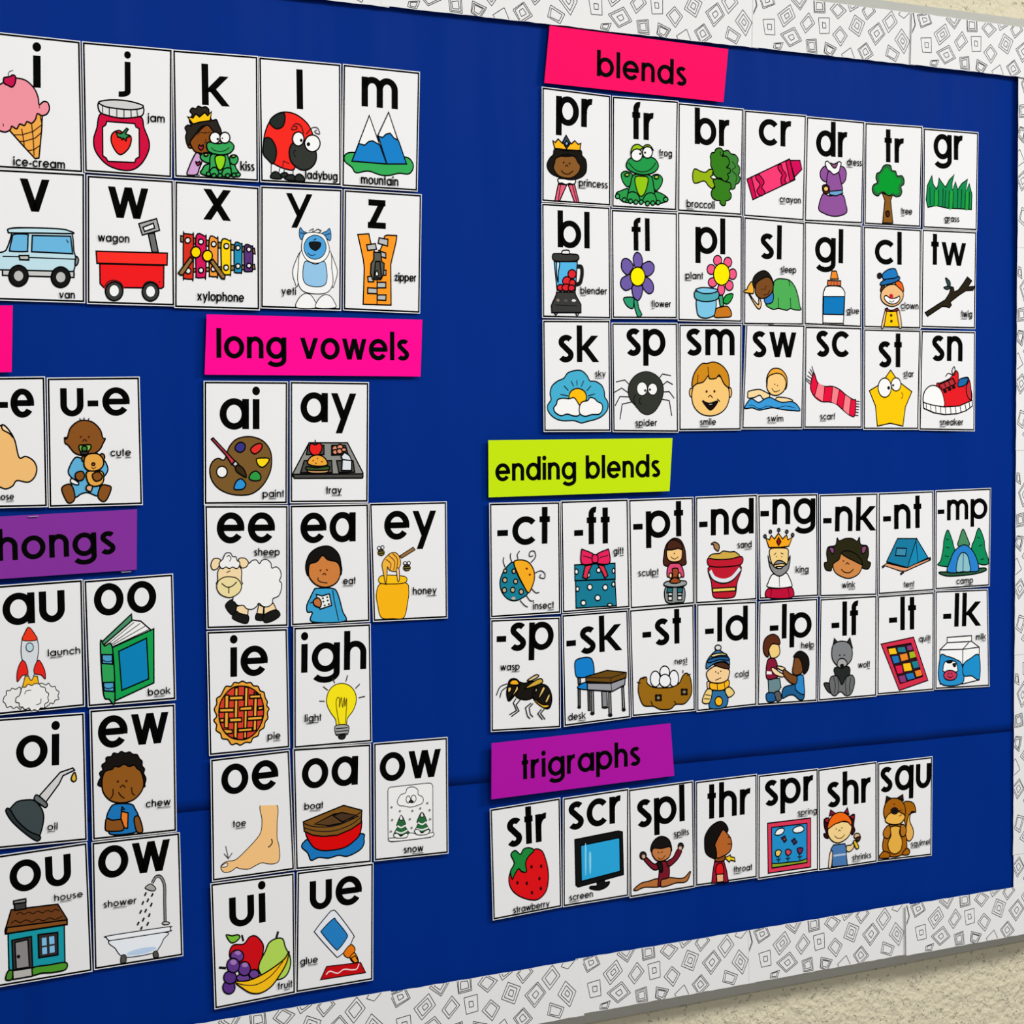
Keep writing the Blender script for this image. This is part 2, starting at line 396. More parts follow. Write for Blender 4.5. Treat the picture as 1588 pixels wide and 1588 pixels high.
# ---------------------------------------------------------------- cards
# art of every card in tenths of a millimetre, measured from the middle of the card's lower edge:
#   @ key cx cz turn   Q corners   T big letters   C word   # part   p/s outlined polygon / curve   P/S without outline   l/c line / curve
ART = """
@ i -0.6306 0.3815 -0.0061
Q -546,1427 520,1420 544,4 -544,-4
T i -34,879 52,879 339
# cone
p f2a94a -304,398 -316,461 -140,555 38,638 69,594 60,430 28,136 -16,124 -154,252
l 8 1c1008 -273,360 -166,367 -40,411 60,488
l 8 1c1008 -205,295 -141,300 -15,343 56,406
l 8 1c1008 -98,204 -28,220 42,271
l 8 1c1008 -172,431 -154,345 -142,241
l 8 1c1008 -58,503 -40,353 -29,156
l 8 1c1008 44,580 69,477
# scoop
s f0939f -388,894 -313,946 -213,960 -112,940 -24,866 20,776 32,701 83,737 134,727 150,664 121,609 63,587 10,603 -13,541 -58,497 -109,511 -140,468 -193,479 -229,427 -285,449 -304,410 -367,382 -442,406 -478,472 -540,549 -533,664 -514,780 -463,853
c 6 1c1008 -391,470 -379,457 -384,439
c 6 1c1008 32,701 35,661
# cherry
s c8164f -303,970 -269,990 -238,970 -245,906 -279,863 -326,876 -370,896 -373,947 -341,961
c 6 555555 -319,969 -313,1016 -265,1040
C ice-cream -275,31 326,43 69
@ j -0.5215 0.3823 -0.0014
Q -551,1406 544,1414 531,-4 -531,4
T j -96,947 29,960 276
# jar
s d0103f -326,649 -89,612 145,646 191,524 250,384 242,275 160,139 39,60 -121,57 -279,113 -396,237 -418,365 -380,486
# jar_label
p ececea -261,567 77,566 90,531 130,514 131,209 87,182 73,143 -250,136 -272,173 -311,194 -312,502 -275,528
# strawberry
s ee2a22 -117,479 -51,448 22,429 31,370 -6,284 -93,219 -159,257 -210,355 -196,439
p 2f8c50 -150,459 -97,445 -64,465 -23,509 -4,499 -37,449 16,423 -24,408 -31,372 -64,400 -78,381 -97,403 -131,407
# lid
s dededc -358,759 -246,732 -88,719 72,725 179,750 172,666 71,633 -89,615 -247,631 -346,666
s cfcfcd -358,765 -285,791 -153,807 19,803 173,771 152,736 18,713 -154,715 -286,727
l 8 1a1a1a -312,733 -310,656
l 8 1a1a1a -233,721 -232,632
l 8 1a1a1a -141,710 -142,620
l 8 1a1a1a -55,710 -56,617
l 8 1a1a1a 29,713 34,630
l 8 1a1a1a 101,727 111,644
C jam 225,595 440,606 65
@ k -0.4115 0.3832 0.0113
Q -533,1409 555,1413 538,-2 -538,2
T k -174,822 154,823 331
# hair
s 2a241f -317,584 -337,643 -301,706 -328,741 -300,779 -251,775 -223,805 -175,792 -133,803 -92,778 -86,730 -53,659 3,668 30,615 60,555 56,506 -28,514 -165,592 -307,427 -357,352 -389,447 -374,508 -394,555 -359,588
# dress
s cfa0cf -255,290 -207,262 -187,202 -224,115 -260,47 -377,42 -348,134 -304,221
l 8 1a1a1a -384,38 -218,42
# face
s 8a4b16 -123,600 -62,561 -14,490 -30,404 -116,290 -199,286 -275,301 -322,365 -328,414 -236,515
s 8a4b16 -349,376 -322,359 -323,335 -357,346
s b02a50 -218,377 -198,362 -172,379 -170,349 -199,320 -229,346
c 6 1a1a1a -237,485 -208,517 -139,508
c 6 1a1a1a -150,520 -111,516 -80,533
c 6 1a1a1a -140,447 -134,411 -158,404
s b02a60 -268,186 -240,181 -218,194 -213,170 -244,148
# crown
p ffc814 -357,678 -295,670 -259,718 -212,687 -145,739 -107,705 -58,754 -78,652 -192,633 -296,603
# frog
s 35a355 -194,214 -207,262 -144,295 -81,280 -69,219 -111,181
s 35a355 163,242 185,280 248,283 273,235 232,178 176,194
s 35a355 -118,168 -189,104 -211,67 -135,40 -10,39 173,47 286,64 245,136 190,182
s 35a355 -67,280 108,289 142,266 168,169 160,83 -79,73 -91,158
s 8fd41a -19,258 100,266 91,166 41,108 -7,149
s 35a355 -107,47 -78,115 -22,136 19,83 4,40
s 35a355 61,48 83,122 161,138 181,90 159,46
s 35a355 -128,387 -86,414 26,401 139,437 209,404 215,355 150,297 23,279 -102,309
c 7 1a1a1a -70,353 -32,325 38,316 109,332 158,367
s f4f4f2 45,469 25,423 -23,402 -70,418 -89,462 -68,508 -20,529 27,513
s f4f4f2 169,475 149,431 103,411 58,427 40,469 60,513 106,533 151,518
S 111111 28,454 24,443 13,438 2,442 -2,452 2,463 13,467 24,464
S 111111 82,465 79,458 72,455 65,457 62,464 65,471 72,474 79,472
s 35a355 -86,60 -94,44 -114,37 -134,43 -142,58 -133,74 -113,81 -94,75
s 35a355 -16,45 -25,29 -45,22 -65,27 -72,42 -64,58 -44,66 -24,60
s 35a355 61,48 52,32 32,25 12,30 5,46 13,62 33,69 53,63
s 35a355 159,52 150,36 130,29 111,35 103,50 111,66 131,73 151,67
s 35a355 244,62 235,46 215,39 195,44 187,60 196,76 216,83 236,77
s 35a355 294,70 285,54 265,47 245,52 237,68 246,84 266,91 286,85
s a8c060 -116,272 -124,261 -142,256 -159,260 -166,270 -159,280 -141,286 -123,282
s a8c060 234,273 226,262 208,257 190,260 183,270 191,281 209,286 227,283
C kiss 295,122 479,115 75
@ l -0.3016 0.3840 0.0062
Q -543,1411 557,1410 541,1 -541,-1
T l -47,853 37,854 327
# shell
s f52b22 -411,683 -331,768 -215,807 -84,796 32,741 119,659 162,536 86,406 -61,336 -93,166 -224,166 -339,204 -454,266 -495,363 -486,499 -456,600
s 262c28 -411,683 -331,768 -222,794 -209,714 -246,637 -333,613
s 262c28 -464,500 -393,492 -336,408 -330,309 -375,214 -439,254 -499,319 -494,437
l 7 1a1a1a -245,183 -237,252 -158,225
# leg
l 7 1a1a1a -397,213 -401,107
l 7 1a1a1a -285,169 -297,112
l 7 1a1a1a -224,166 -232,116
l 7 1a1a1a -107,171 -111,109
s 262c28 -402,52 -391,102 -340,125 -290,100 -269,49
s 262c28 -283,88 -225,122 -181,105 -196,55
s 262c28 -218,48 -181,93 -123,102 -87,79 -95,35
s 262c28 -87,38 -72,92 -21,113 30,78 34,34
# head
s 343632 -148,406 -89,472 73,493 189,399 195,274 112,182 -5,164 -121,233 -156,319
c 9 1a1a1a -68,379 -97,371 -91,322 -69,304
s f4f4f2 39,516 16,458 -38,432 -91,453 -113,508 -90,566 -36,592 18,572
s f4f4f2 254,478 223,409 149,377 77,401 47,467 78,536 152,568 224,544
S 111111 21,499 16,486 2,480 -11,485 -17,497 -11,510 3,516 16,511
S 111111 121,461 114,444 97,437 80,443 74,458 81,474 98,482 114,476
c 7 1a1a1a 37,579 2,664 -71,685 -123,619 -57,623 -57,654 -93,652
c 7 1a1a1a 74,575 148,648 222,652 251,585 199,594 185,612 214,626
C ladybug 45,60 482,68 72
@ m -0.1942 0.3836 -0.0045
Q -513,1416 565,1414 532,1 -532,-1
T m -258,946 250,950 344
# land
s 37ab57 -482,373 -362,406 -58,381 342,399 451,348 466,271 404,203 264,201 125,168 2,167 -166,202 -332,173 -393,233 -490,297
# mountain
p f2f2f0 119,904 -35,618 -5,486 95,300 373,317 249,593
p 1a80c8 -27,619 34,604 80,645 141,662 195,608 257,587 373,317 95,300
p f2f2f0 -152,846 -392,303 87,300
p 1a80c8 -297,512 -218,498 -157,546 -104,556 -5,514 91,300 -392,303
C mountain -275,46 251,55 78
@ v -0.6306 0.2420 0.0006
Q -549,1391 566,1397 549,-3 -549,3
T v -192,953 145,961 346
# van_body
s bfdfe8 -333,735 -295,771 -87,783 258,785 387,758 412,700 423,559 445,465 420,346 381,286 -29,309 -332,323 -407,327 -519,341 -530,479 -392,519 -348,566 -296,719
s bfdfe8 -333,729 -320,765 -87,783 258,785 367,769 406,741 40,732 -296,721
l 9 1a1a1a -405,470 -205,473
l 9 1a1a1a -104,468 441,467
p c9c9c7 -407,327 420,334 419,270 -408,269
# window_glass
s 6bb6e0 -271,706 -119,712 -111,680 -118,551 -134,530 -305,527 -323,544 -297,650
p 6bb6e0 -60,703 386,711 407,525 -71,530
l 8 1a1a1a 334,673 359,639
# door_handle
p bdbdbb -215,484 -106,488 -106,441 -208,441
s 8a8f92 446,495 474,466 460,412 434,406
# wheel
s 161616 -115,272 -149,192 -228,157 -306,187 -337,265 -303,345 -225,380 -147,350
S bcbcba -173,270 -189,232 -227,215 -264,230 -279,267 -263,305 -226,322 -188,307
s 161616 373,272 339,192 260,158 183,188 151,265 185,344 263,379 341,349
S bcbcba 316,270 300,231 261,214 223,229 208,267 224,306 262,323 301,308
C van 236,44 423,45 60
@ w -0.5199 0.2408 -0.0032
Q -526,1393 534,1393 538,0 -538,0
T w -271,936 216,955 337
# handle
p a9a9a7 98,893 317,959 353,832 140,771
p ececea 148,856 276,907 293,854 167,812
p 6b6e6b 212,790 289,799 335,590 260,587
# cart
p f01c20 -381,438 402,448 397,212 366,193 291,197 -337,184 -379,224
p fb2f26 -423,573 447,585 442,455 -414,443
S f01c20 -89,191 -125,131 -212,104 -298,126 -333,184 -297,244 -211,271 -124,249
S 301010 354,265 352,260 346,257 340,259 338,264 340,270 346,272 352,270
# wheel
c 9 1a1a1a -330,184 -284,245 -204,265 -131,238 -98,185
c 9 1a1a1a 129,186 170,247 238,267 312,239 339,186
s 363a36 -105,149 -137,75 -212,43 -287,71 -317,143 -286,216 -211,248 -136,221
S f2f2f0 -156,153 -172,111 -212,92 -251,108 -267,150 -250,193 -211,211 -172,195
s 363a36 336,156 305,83 232,51 160,79 130,150 161,222 233,254 306,226
S f2f2f0 287,158 271,116 232,98 194,114 179,155 195,196 233,214 271,198
C wagon -405,684 -25,680 65
@ x -0.4124 0.2388 -0.0093
Q -541,1403 533,1397 544,3 -544,-3
T x -183,991 167,994 342
# xylophone_rail
p 9a7a50 -466,798 472,701 480,639 -466,731
p 9a7a50 -432,429 472,521 480,466 -432,392
# xylophone_bar
s d9331f -431,805 -418,821 -321,817 -307,799 -310,348 -328,323 -418,326 -432,356
s d8185a -273,801 -162,806 -148,783 -152,367 -169,348 -266,344 -273,399
s f59a3c -106,785 -15,789 1,771 -1,385 -22,362 -99,366 -106,405
s fbd310 48,765 153,770 164,748 164,416 146,391 55,393 48,436
s 2190b8 217,738 294,742 309,718 306,440 287,418 224,418 212,455
s 5a3578 344,720 430,724 448,700 444,464 423,439 351,436 340,472
s e8e8e6 -346,752 -356,730 -379,719 -403,727 -412,749 -402,772 -379,782 -356,774
s e8e8e6 -183,744 -192,723 -213,714 -235,721 -244,741 -235,763 -213,772 -192,765
s e8e8e6 -22,725 -31,704 -53,694 -75,702 -84,722 -75,743 -53,753 -31,745
s e8e8e6 139,710 130,689 108,679 86,687 77,707 86,729 108,738 130,731
s e8e8e6 285,698 276,679 256,670 236,677 228,696 236,715 256,724 276,717
s e8e8e6 425,686 417,667 397,658 377,665 368,684 377,703 397,712 417,705
s e8e8e6 -341,414 -350,391 -374,381 -397,390 -407,412 -397,434 -374,445 -350,436
s e8e8e6 -183,427 -192,406 -213,396 -235,404 -244,424 -235,445 -213,455 -192,447
s e8e8e6 -27,448 -36,427 -57,417 -79,425 -88,445 -79,466 -57,476 -36,468
s e8e8e6 135,470 126,449 104,439 82,447 73,468 82,489 104,498 126,491
s e8e8e6 285,492 276,473 256,464 236,471 228,490 236,510 256,518 276,511
s e8e8e6 425,503 417,484 397,475 377,482 368,501 377,520 397,529 417,522
# mallet
p 96713f -349,569 -314,537 -439,368 -466,361 -498,384
s fcd800 -219,627 -237,583 -280,563 -323,579 -341,621 -323,665 -280,685 -237,669
p 96713f -106,528 -64,554 90,376 83,339 48,344
s fcd800 -73,593 -91,549 -134,529 -177,545 -195,587 -177,631 -134,651 -91,635
C xylophone -266,88 333,95 75
@ y -0.3029 0.2408 0.0047
Q -532,1390 567,1401 543,-5 -543,5
T y -190,1036 154,1040 283
w 7
# horn
s 4a93cf 11,799 -22,848 -9,936 34,894 86,871
s 4a93cf 388,799 407,863 390,938 345,905 293,878
l 9 22405a -10,874 56,870
l 9 22405a 397,882 322,860
# body
s f3f3f1 -5,648 -87,521 -115,420 -90,320 -47,277
s f3f3f1 386,660 467,523 491,435 457,320 419,282
s f3f3f1 17,687 -45,422 -39,296 26,210 188,182 351,204 427,307 414,484 372,698
s f3f3f1 64,870 196,887 315,860 373,748 379,660 311,570 199,535 74,569 10,674 19,799
s 4fa3dc 338,722 293,622 185,579 79,616 37,712 82,811 189,856 295,819
s 93c4e6 52,550 192,522 311,557 346,432 338,318 278,272 159,266 56,298 21,386
# nose
s 16181a 109,765 180,780 262,770 253,719 194,680 128,709
l 9 1a1a1a 166,794 203,818
c 7 1a3a5a 83,651 134,621 193,635
l 7 1a1a1a 111,903 167,930 152,886 226,926 271,911 233,876
# foot
s f3f3f1 -62,20 -49,108 33,179 114,174 172,112 198,24
s f3f3f1 198,24 224,113 299,171 380,167 439,105 453,29
C yeti -274,169 -77,164 62
@ z -0.1923 0.2403 -0.0095
Q -534,1403 555,1409 540,-3 -540,3
T z -210,966 55,977 336
# fabric_tape
p fd9a26 -342,889 -190,905 -159,789 -75,639 2,784 32,888 63,902 202,903 194,832 118,558 127,84 -264,82 -250,504 -265,606
l 10 1a1a1a -71,396 -70,88
# tooth
p b9bcba -220,774 -98,795 -82,729 -205,710
p b9bcba -45,865 78,852 71,774 -60,800
p b9bcba -52,717 48,690 48,632 -44,654
p b9bcba -204,404 -120,420 -120,349 -196,346
p b9bcba -71,345 49,349 49,285 -70,280
p b9bcba -203,276 -73,274 -73,210 -203,212
p b9bcba -67,197 53,201 50,137 -70,139
p b9bcba -13,488 52,491 49,433 -13,430
# slider
p 5d5c55 -121,695 -21,693 -13,591 25,567 18,451 -20,379 -135,374 -166,443 -158,559 -120,612
p 4a4943 -97,587 -36,590 -13,398 -120,394
s f2f2f0 -82,479 -59,454 -59,422 -97,421 -97,453
C zipper 165,373 476,372 70
@ oe -0.6746 0.0225 0.0054
Q -506,1384 516,1396 520,-6 -520,6
T o-e -318,965 384,959 299
# nose_skin
s f3bf77 16,881 78,839 151,721 199,534 275,544 363,495 400,412 372,319 295,268 169,288 117,231 29,204 -95,260 -194,286 -280,357 -278,473 -202,530 -112,679 -60,829
s fadcb4 16,886 78,839 139,745 90,792 15,834
C no[se] -73,91 127,85 52
@ ue2 -0.5645 0.0215 0.0091
Q -558,1402 549,1409 562,-4 -562,4
T u-e -406,990 422,984 300
# baby_body
s 5fb0d8 -240,537 -143,523 68,518 138,433 130,361 36,256 48,196 20,113 -98,152 -176,143 -255,110 -305,230 -252,276 -322,361 -314,432
s f0f0ee -290,313 -213,269 -220,239 -298,265
s 8a5220 -409,204 -330,252 -279,217 -255,110 -283,57 -347,59
s 8a5220 62,225 141,223 180,192 125,73 71,51 17,113
# baby_head
s 8a5220 -359,735 -365,753 -339,753
s 8a5220 -333,752 -292,858 -199,928 -108,936 -17,908 61,829 88,745 118,732 91,685 57,626 -10,580 -142,559 -246,585 -322,669 -358,694 -362,735
l 8 1a1a1a -167,925 -182,961
l 8 1a1a1a -128,933 -131,969
l 8 1a1a1a -84,926 -71,962
S 5a1a14 -162,759 -166,751 -174,747 -183,751 -186,759 -182,768 -174,771 -166,767
S 5a1a14 -66,757 -69,749 -78,745 -86,749 -89,758 -86,766 -77,769 -69,766
c 8 2a1608 -154,708 -128,731 -102,707
# pacifier
s 7cc24f -192,667 -133,671 -61,670 -62,628 -102,599 -174,601 -195,631
s 3f7a35 -101,632 -111,611 -134,602 -157,612 -166,633 -156,654 -133,662 -110,653
s 30302a -174,601 -95,599 -102,570 -168,571
# teddy
s 9a6428 106,535 96,510 74,500 52,511 43,537 53,562 75,572 97,561
s 9a6428 -131,523 -137,503 -150,495 -162,503 -167,524 -162,544 -148,552 -136,543
s e8a848 -106,379 65,381 89,290 49,232 -44,222 -102,272
s e8a848 -136,523 -89,569 16,573 81,518 86,446 25,394 -80,390 -138,439
c 7 5a2a10 -59,432 -33,413 0,430
s d06a50 -14,460 -20,450 -33,446 -46,451 -51,461 -45,471 -32,475 -19,471
s 8a5220 -237,371 -171,387 -140,344 -160,297 -213,287 -248,323
s 8a5220 -41,354 25,376 70,333 56,291 -3,275 -39,306
s e8b080 -109,230 -50,223 -71,163 -121,189
C c[u]t[e] 171,542 420,544 59
@ ai -0.3775 0.0189 -0.0097
Q -543,1392 549,1400 542,-4 -542,4
T ai -342,849 173,857 341
# palette
s 7a5a2c -265,534 -223,645 -138,732 -10,767 119,757 234,707 313,607 332,482 307,357 220,220 91,128 -52,105 -222,125 -363,189 -447,288 -468,400 -433,486 -363,525 -300,503
s f2f2f0 -246,371 -266,325 -314,307 -362,326 -382,372 -362,417 -314,435 -266,416
# paint_blob
s 3a3585 -145,627 -123,682 -67,705 -17,676 -24,620 -81,589
s e23028 55,620 105,670 176,692 208,663 177,607 105,572
s fbd916 134,489 148,520 285,522 285,476 220,422 162,439
s 2f9a44 36,296 62,352 127,377 184,332 177,276 91,268
s 2d95d8 -159,187 -130,261 -66,291 -9,235 -38,179 -123,168
# brush
p c9404c -448,738 -427,754 -152,496 -187,453 -265,559
p c9c9c7 -180,457 -145,494 -102,459 -145,428
s 3a2c14 -140,422 -102,447 -31,396 -2,309 -66,335 -130,379
C p[ai]nt 206,80 488,79 61
@ ay -0.2666 0.0179 -0.0125
Q -535,1403 540,1408 533,-3 -533,3
T ay -395,932 360,938 337
# tray_board
p 8d8d88 -279,696 244,697 458,348 458,296 435,284 -468,287 -495,309 -495,346
p 4a4a46 -495,334 458,335 451,286 -476,287
p 4a4a46 -344,491 27,490 35,350 -395,352
p 4a4a46 94,490 320,489 344,355 125,350
p 4a4a46 -294,668 -79,668 -78,560 -315,560
p 4a4a46 26,668 214,669 252,560 26,554
# apple
s ea2420 -257,687 -198,674 -138,693 -104,649 -123,592 -160,556 -234,560 -276,617
l 10 1a1a1a -190,681 -198,731
# sandwich
s d9a068 -285,396 -40,395 -47,350 -270,351
s 3a5a2a -310,421 -174,408 -18,427 -32,382 -292,383
s efa83c -293,453 -278,516 -204,554 -115,548 -48,497 -40,439 -174,427
S 8a5216 -216,491 -219,483 -226,480 -234,483 -237,491 -234,498 -226,501 -219,498
S 8a5216 -157,516 -160,509 -167,506 -174,509 -177,516 -174,523 -167,526 -160,523
S 8a5216 -97,478 -100,470 -107,468 -115,471 -118,478 -115,485 -107,488 -100,485
S 8a5216 -179,459 -182,452 -189,449 -196,452 -199,459 -196,466 -189,469 -182,466
# nuggets
s e0906c 110,630 99,605 71,594 44,605 32,630 43,655 71,666 98,655
s e0906c 181,643 168,618 139,607 109,618 96,643 109,668 138,679 168,668
s e0906c 107,589 97,570 71,561 46,570 35,589 46,609 71,617 97,609
s e0906c 170,598 159,577 131,568 104,577 92,598 103,620 131,629 159,620
s e0906c 224,617 215,601 191,594 168,601 158,617 168,634 191,640 215,634
# milk_carton
p dfe4ea 169,503 298,490 294,374 162,375
p dfe4ea 154,541 199,586 267,547 298,490 169,503
C tr[ay] -56,109 159,107 63
@ ee -0.3764 -0.1215 -0.0266
Q -586,1394 509,1396 535,-1 -535,1
T ee -425,972 336,966 339
w 9
# leg
s 1a1a18 -300,258 -209,331 -137,273 -199,150
s 1a1a18 102,93 115,167 209,159 210,84
p f5d9a8 135,261 200,234 195,153 115,161
p f5d9a8 -151,249 -73,266 -1,214 -6,139 -164,187
s 1a1a18 -206,119 -157,193 -107,167 1,139 -5,61 -76,60
p f5d9a8 208,228 330,275 368,205 209,146
s 1a1a18 202,140 360,199 420,135 326,74 218,58
# fleece
s f1f1ef -202,349 -180,299 -137,261 -66,259 -22,221 50,213 107,243 135,280 193,241 265,239 315,276 322,326 394,356 429,424 432,500 405,532 426,588 410,651 359,690 301,678 285,735 227,777 169,767 134,730 97,771 40,766 4,738 -39,757 -116,696
# ear
s f5d9a8 -380,786 -457,793 -495,726 -469,670 -413,682 -379,737
s f5d9a8 -139,783 -61,795 -10,745 -38,695 -102,690
# face
s f5d9a8 -378,687 -404,552 -396,502 -106,497 -99,546 -123,696
s eddca0 -416,465 -397,539 -327,581 -242,586 -157,566 -98,497 -111,422 -182,368 -266,353 -366,390
c 9 1a1a1a -354,514 -297,475 -240,472 -191,498 -159,529
c 9 1a1a1a -261,468 -260,400
c 7 1a1a1a -292,636 -243,654
# topknot
s f1f1ef -378,700 -386,749 -345,786 -331,817 -303,854 -247,853 -218,815 -175,809 -160,771 -124,746 -131,703 -166,678 -216,697 -258,679 -301,699 -343,681
c 7 1a1a1a -296,810 -268,828 -239,797 -259,760
C sh[ee]p 56,825 397,821 62
@ ea -0.2652 -0.1230 -0.0080
Q -559,1395 514,1393 540,1 -540,-1
T ea -419,956 336,952 341
# shirt
s 3a9fcf -197,423 12,415 87,354 155,147 185,23 -257,37 -257,145 -323,154 -331,231 -286,318 -234,405
l 9 1a1a1a 19,395 42,267 102,33
l 9 1a1a1a -234,271 -294,255
# cracker
p f2f2f0 -205,353 -123,331 -63,347 -26,352 4,217 -153,179
S 1a1a1a -102,304 -106,296 -115,293 -125,297 -129,305 -125,313 -115,316 -106,313
S 1a1a1a -42,315 -46,307 -56,304 -65,307 -69,316 -65,324 -56,327 -46,323
S 1a1a1a -94,266 -98,258 -108,255 -117,259 -121,267 -117,275 -108,278 -98,274
S 1a1a1a -35,276 -39,268 -48,265 -58,269 -62,277 -58,285 -48,288 -39,284
S 1a1a1a -76,220 -80,212 -90,209 -99,213 -103,221 -99,229 -90,232 -80,229
S 1a1a1a -20,233 -24,225 -33,222 -43,226 -47,234 -43,242 -33,245 -24,242
s c0703a -242,284 -182,314 -138,261 -153,204 -205,213 -239,240
# head
s 161412 -331,599 -346,701 -301,814 -212,881 -93,909 11,888 102,802 132,686 139,609 87,559 -272,571
s cf7f3e -309,662 -286,712 -197,734 -123,802 -48,749 72,720 120,648 117,558 57,471 -78,431 -212,468 -301,560
S 7a2a14 -136,628 -140,619 -150,616 -159,620 -163,629 -159,638 -150,641 -140,637
S 7a2a14 -47,631 -51,623 -60,619 -70,623 -74,632 -70,641 -60,645 -51,641
c 9 3a1608 -123,577 -96,594 -75,571
c 9 1a1a1a -182,549 -182,518 -138,493 -56,481
C [ea]t 155,461 329,454 61
@ ey -0.1538 -0.1243 -0.0097
Q -593,1401 513,1406 535,-2 -535,2
T ey -384,966 355,970 330
w 8
# jar
s fbb716 -413,457 -490,337 -474,207 -420,49 -257,29 -101,35 -47,216 -32,346 -79,446
s fbc416 -437,536 -274,544 -80,518 -79,452 -259,439 -444,458
# dipper
p 9a7040 -166,768 29,867 56,834 -135,741
s f4b640 -414,671 -383,735 -306,798 -229,811 -166,755 -154,663 -212,587 -306,603 -337,643 -344,539 -359,436 -375,488 -398,593
s f4c690 -213,613 -174,618 -165,494 -189,469 -205,561
c 9 8a4a14 -360,734 -290,680 -306,603
c 9 8a4a14 -322,779 -236,705 -251,601
c 9 8a4a14 -268,803 -197,730 -205,619
# bee
s 8a7a20 -381,813 -394,789 -427,780 -459,791 -473,815 -460,839 -427,848 -394,837
l 10 1a1a1a -461,828 -391,836
l 10 1a1a1a -461,805 -387,810
s f2f2f0 -436,869 -443,854 -458,848 -473,855 -479,870 -473,884 -458,890 -443,883
s f2f2f0 -389,875 -394,861 -409,855 -423,861 -429,876 -423,891 -409,896 -394,890
s 8a7a20 -13,623 -27,599 -63,590 -98,601 -113,626 -98,649 -63,658 -28,647
l 10 1a1a1a -104,638 -22,644
l 10 1a1a1a -103,615 -22,618
s f2f2f0 -65,680 -71,668 -88,663 -105,669 -112,682 -105,694 -88,699 -72,693
s f2f2f0 -15,679 -21,664 -36,659 -52,665 -58,680 -52,695 -37,700 -21,694
C hon[ey] 18,308 363,299 65
@ ie -0.3748 -0.2632 -0.0089
Q -561,1405 494,1393 528,6 -528,-6
T ie -256,878 232,865 335
# crust
s eda63a -99,816 -49,793 8,793 44,754 102,744 131,692 181,670 196,612 225,560 218,517 247,477 225,434 232,371 196,329 181,267 124,234 102,179 37,158 8,110 -56,115 -128,89 -178,111 -242,103 -291,163 -362,181 -383,238 -440,280 -433,341 -468,393 -432,441 -463,517 -432,577 -432,639 -383,667 -348,721 -312,769 -248,765 -206,806 -149,799
# filling
s d8402c -106,759 8,731 124,642 174,513 167,375 95,242 -20,162 -135,152 -263,192 -362,299 -404,439 -390,575 -319,682 -220,751
# lattice
p eba838 -326,670 -277,667 -284,294 -334,303
p eba838 -199,743 -156,747 -170,167 -213,182
p eba838 -70,748 -27,739 -49,164 -85,161
p eba838 52,678 95,656 80,243 37,240
p eba838 -270,654 -92,649 -92,605 -270,610
p eba838 -6,650 131,648 138,610 -6,613
p eba838 -397,523 -213,516 -213,473 -397,482
p eba838 -135,521 23,523 23,479 -135,483
p eba838 102,512 164,514 167,476 102,474
p eba838 -270,405 -113,400 -113,357 -270,361
p eba838 -35,404 160,401 152,361 -35,364
p eba838 -355,284 -234,271 -234,234 -312,233
p eba838 -156,278 23,278 23,241 -156,241
p eba838 -397,407 -341,410 -341,366 -390,369
C p[ie] 222,130 392,126 60
@ igh -0.2634 -0.2649 -0.0131
Q -557,1407 502,1406 541,1 -541,-1
T igh -450,870 447,875 332
w 8
# bulb_glass
s fbe71a 106,720 220,684 296,596 309,492 267,391 191,306 169,230 48,231 25,303 -50,398 -99,503 -82,618 -7,697
c 8 6a5a10 78,236 32,470 46,553 77,544 77,442 102,556 123,439 145,553 153,450 175,539 176,436 162,243
# bulb_base
s a8a8a4 26,229 200,222 200,125 162,108 147,70 79,75 64,108 29,130
l 9 1a1a1a 29,194 200,196
l 9 1a1a1a 29,159 200,163
l 9 1a1a1a 34,126 189,128
s 222220 72,110 162,114 147,70 87,71
# ray
l 9 3a3010 -201,531 -126,524
l 9 3a3010 -149,696 -85,650
l 9 3a3010 -23,794 8,728
l 9 3a3010 185,811 163,739
l 9 3a3010 356,698 296,650
l 9 3a3010 431,549 342,538
C l[igh]t -404,303 -177,306 61
@ oe2 -0.3710 -0.4055 0.0114
Q -543,1396 497,1401 544,-2 -544,2
T oe -407,986 342,960 334
w 7
# foot_skin
s f6c584 101,806 314,789 317,566 314,401 341,284 338,144 279,107 191,114 105,137 18,114 -69,87 -184,105 -226,125 -298,90 -383,89 -425,131 -421,175 -352,210 -238,215 -93,311 53,432 105,514 115,640
P ececea 83,845 337,824 336,777 82,799
c 10 3a2010 238,398 247,352 217,318 192,308
s f2ece6 -421,168 -360,195 -342,184 -354,154 -410,151
# arrow
l 7 333333 -363,387 -331,239
l 7 333333 -386,302 -331,239 -280,298
C t[oe] -271,593 -102,589 57
@ oa -0.2635 -0.4068 -0.0287
Q -586,1412 481,1413 520,0 -520,0
T oa -459,944 308,936 338
# water
s 1d77bd -444,262 -409,323 -305,347 343,361 406,292 400,215 333,155 181,105 60,125 -76,104 -211,122 -315,98 -361,185
# hull
s dd0a0c -389,442 -157,412 144,428 355,529 351,361 269,277 134,210 -62,193 -213,211 -319,284
# rim
p 80551e -428,554 115,707 371,632 364,490 220,416 39,365 -156,363 -306,391 -414,444
p 5c3f22 -279,517 -19,614 110,618 324,564 142,506 -84,484
p 4a3322 -26,595 87,626 293,579 104,515
c 9 1a1a1a -428,541 -308,494 -83,471 142,506 368,619
c 8 1a1a1a -412,482 -232,431 -7,420 219,474 362,554
C b[oa]t -424,694 -171,698 59
@ ow1 -0.1545 -0.4083 -0.0168
Q -554,1408 504,1412 532,-2 -532,2
T ow -464,947 404,939 332
w 7
# frame
p f0f0ee -347,827 -336,855 -308,866 226,875 271,867 293,837 300,254 289,229 262,218 -286,212 -320,224 -336,251
# cloud
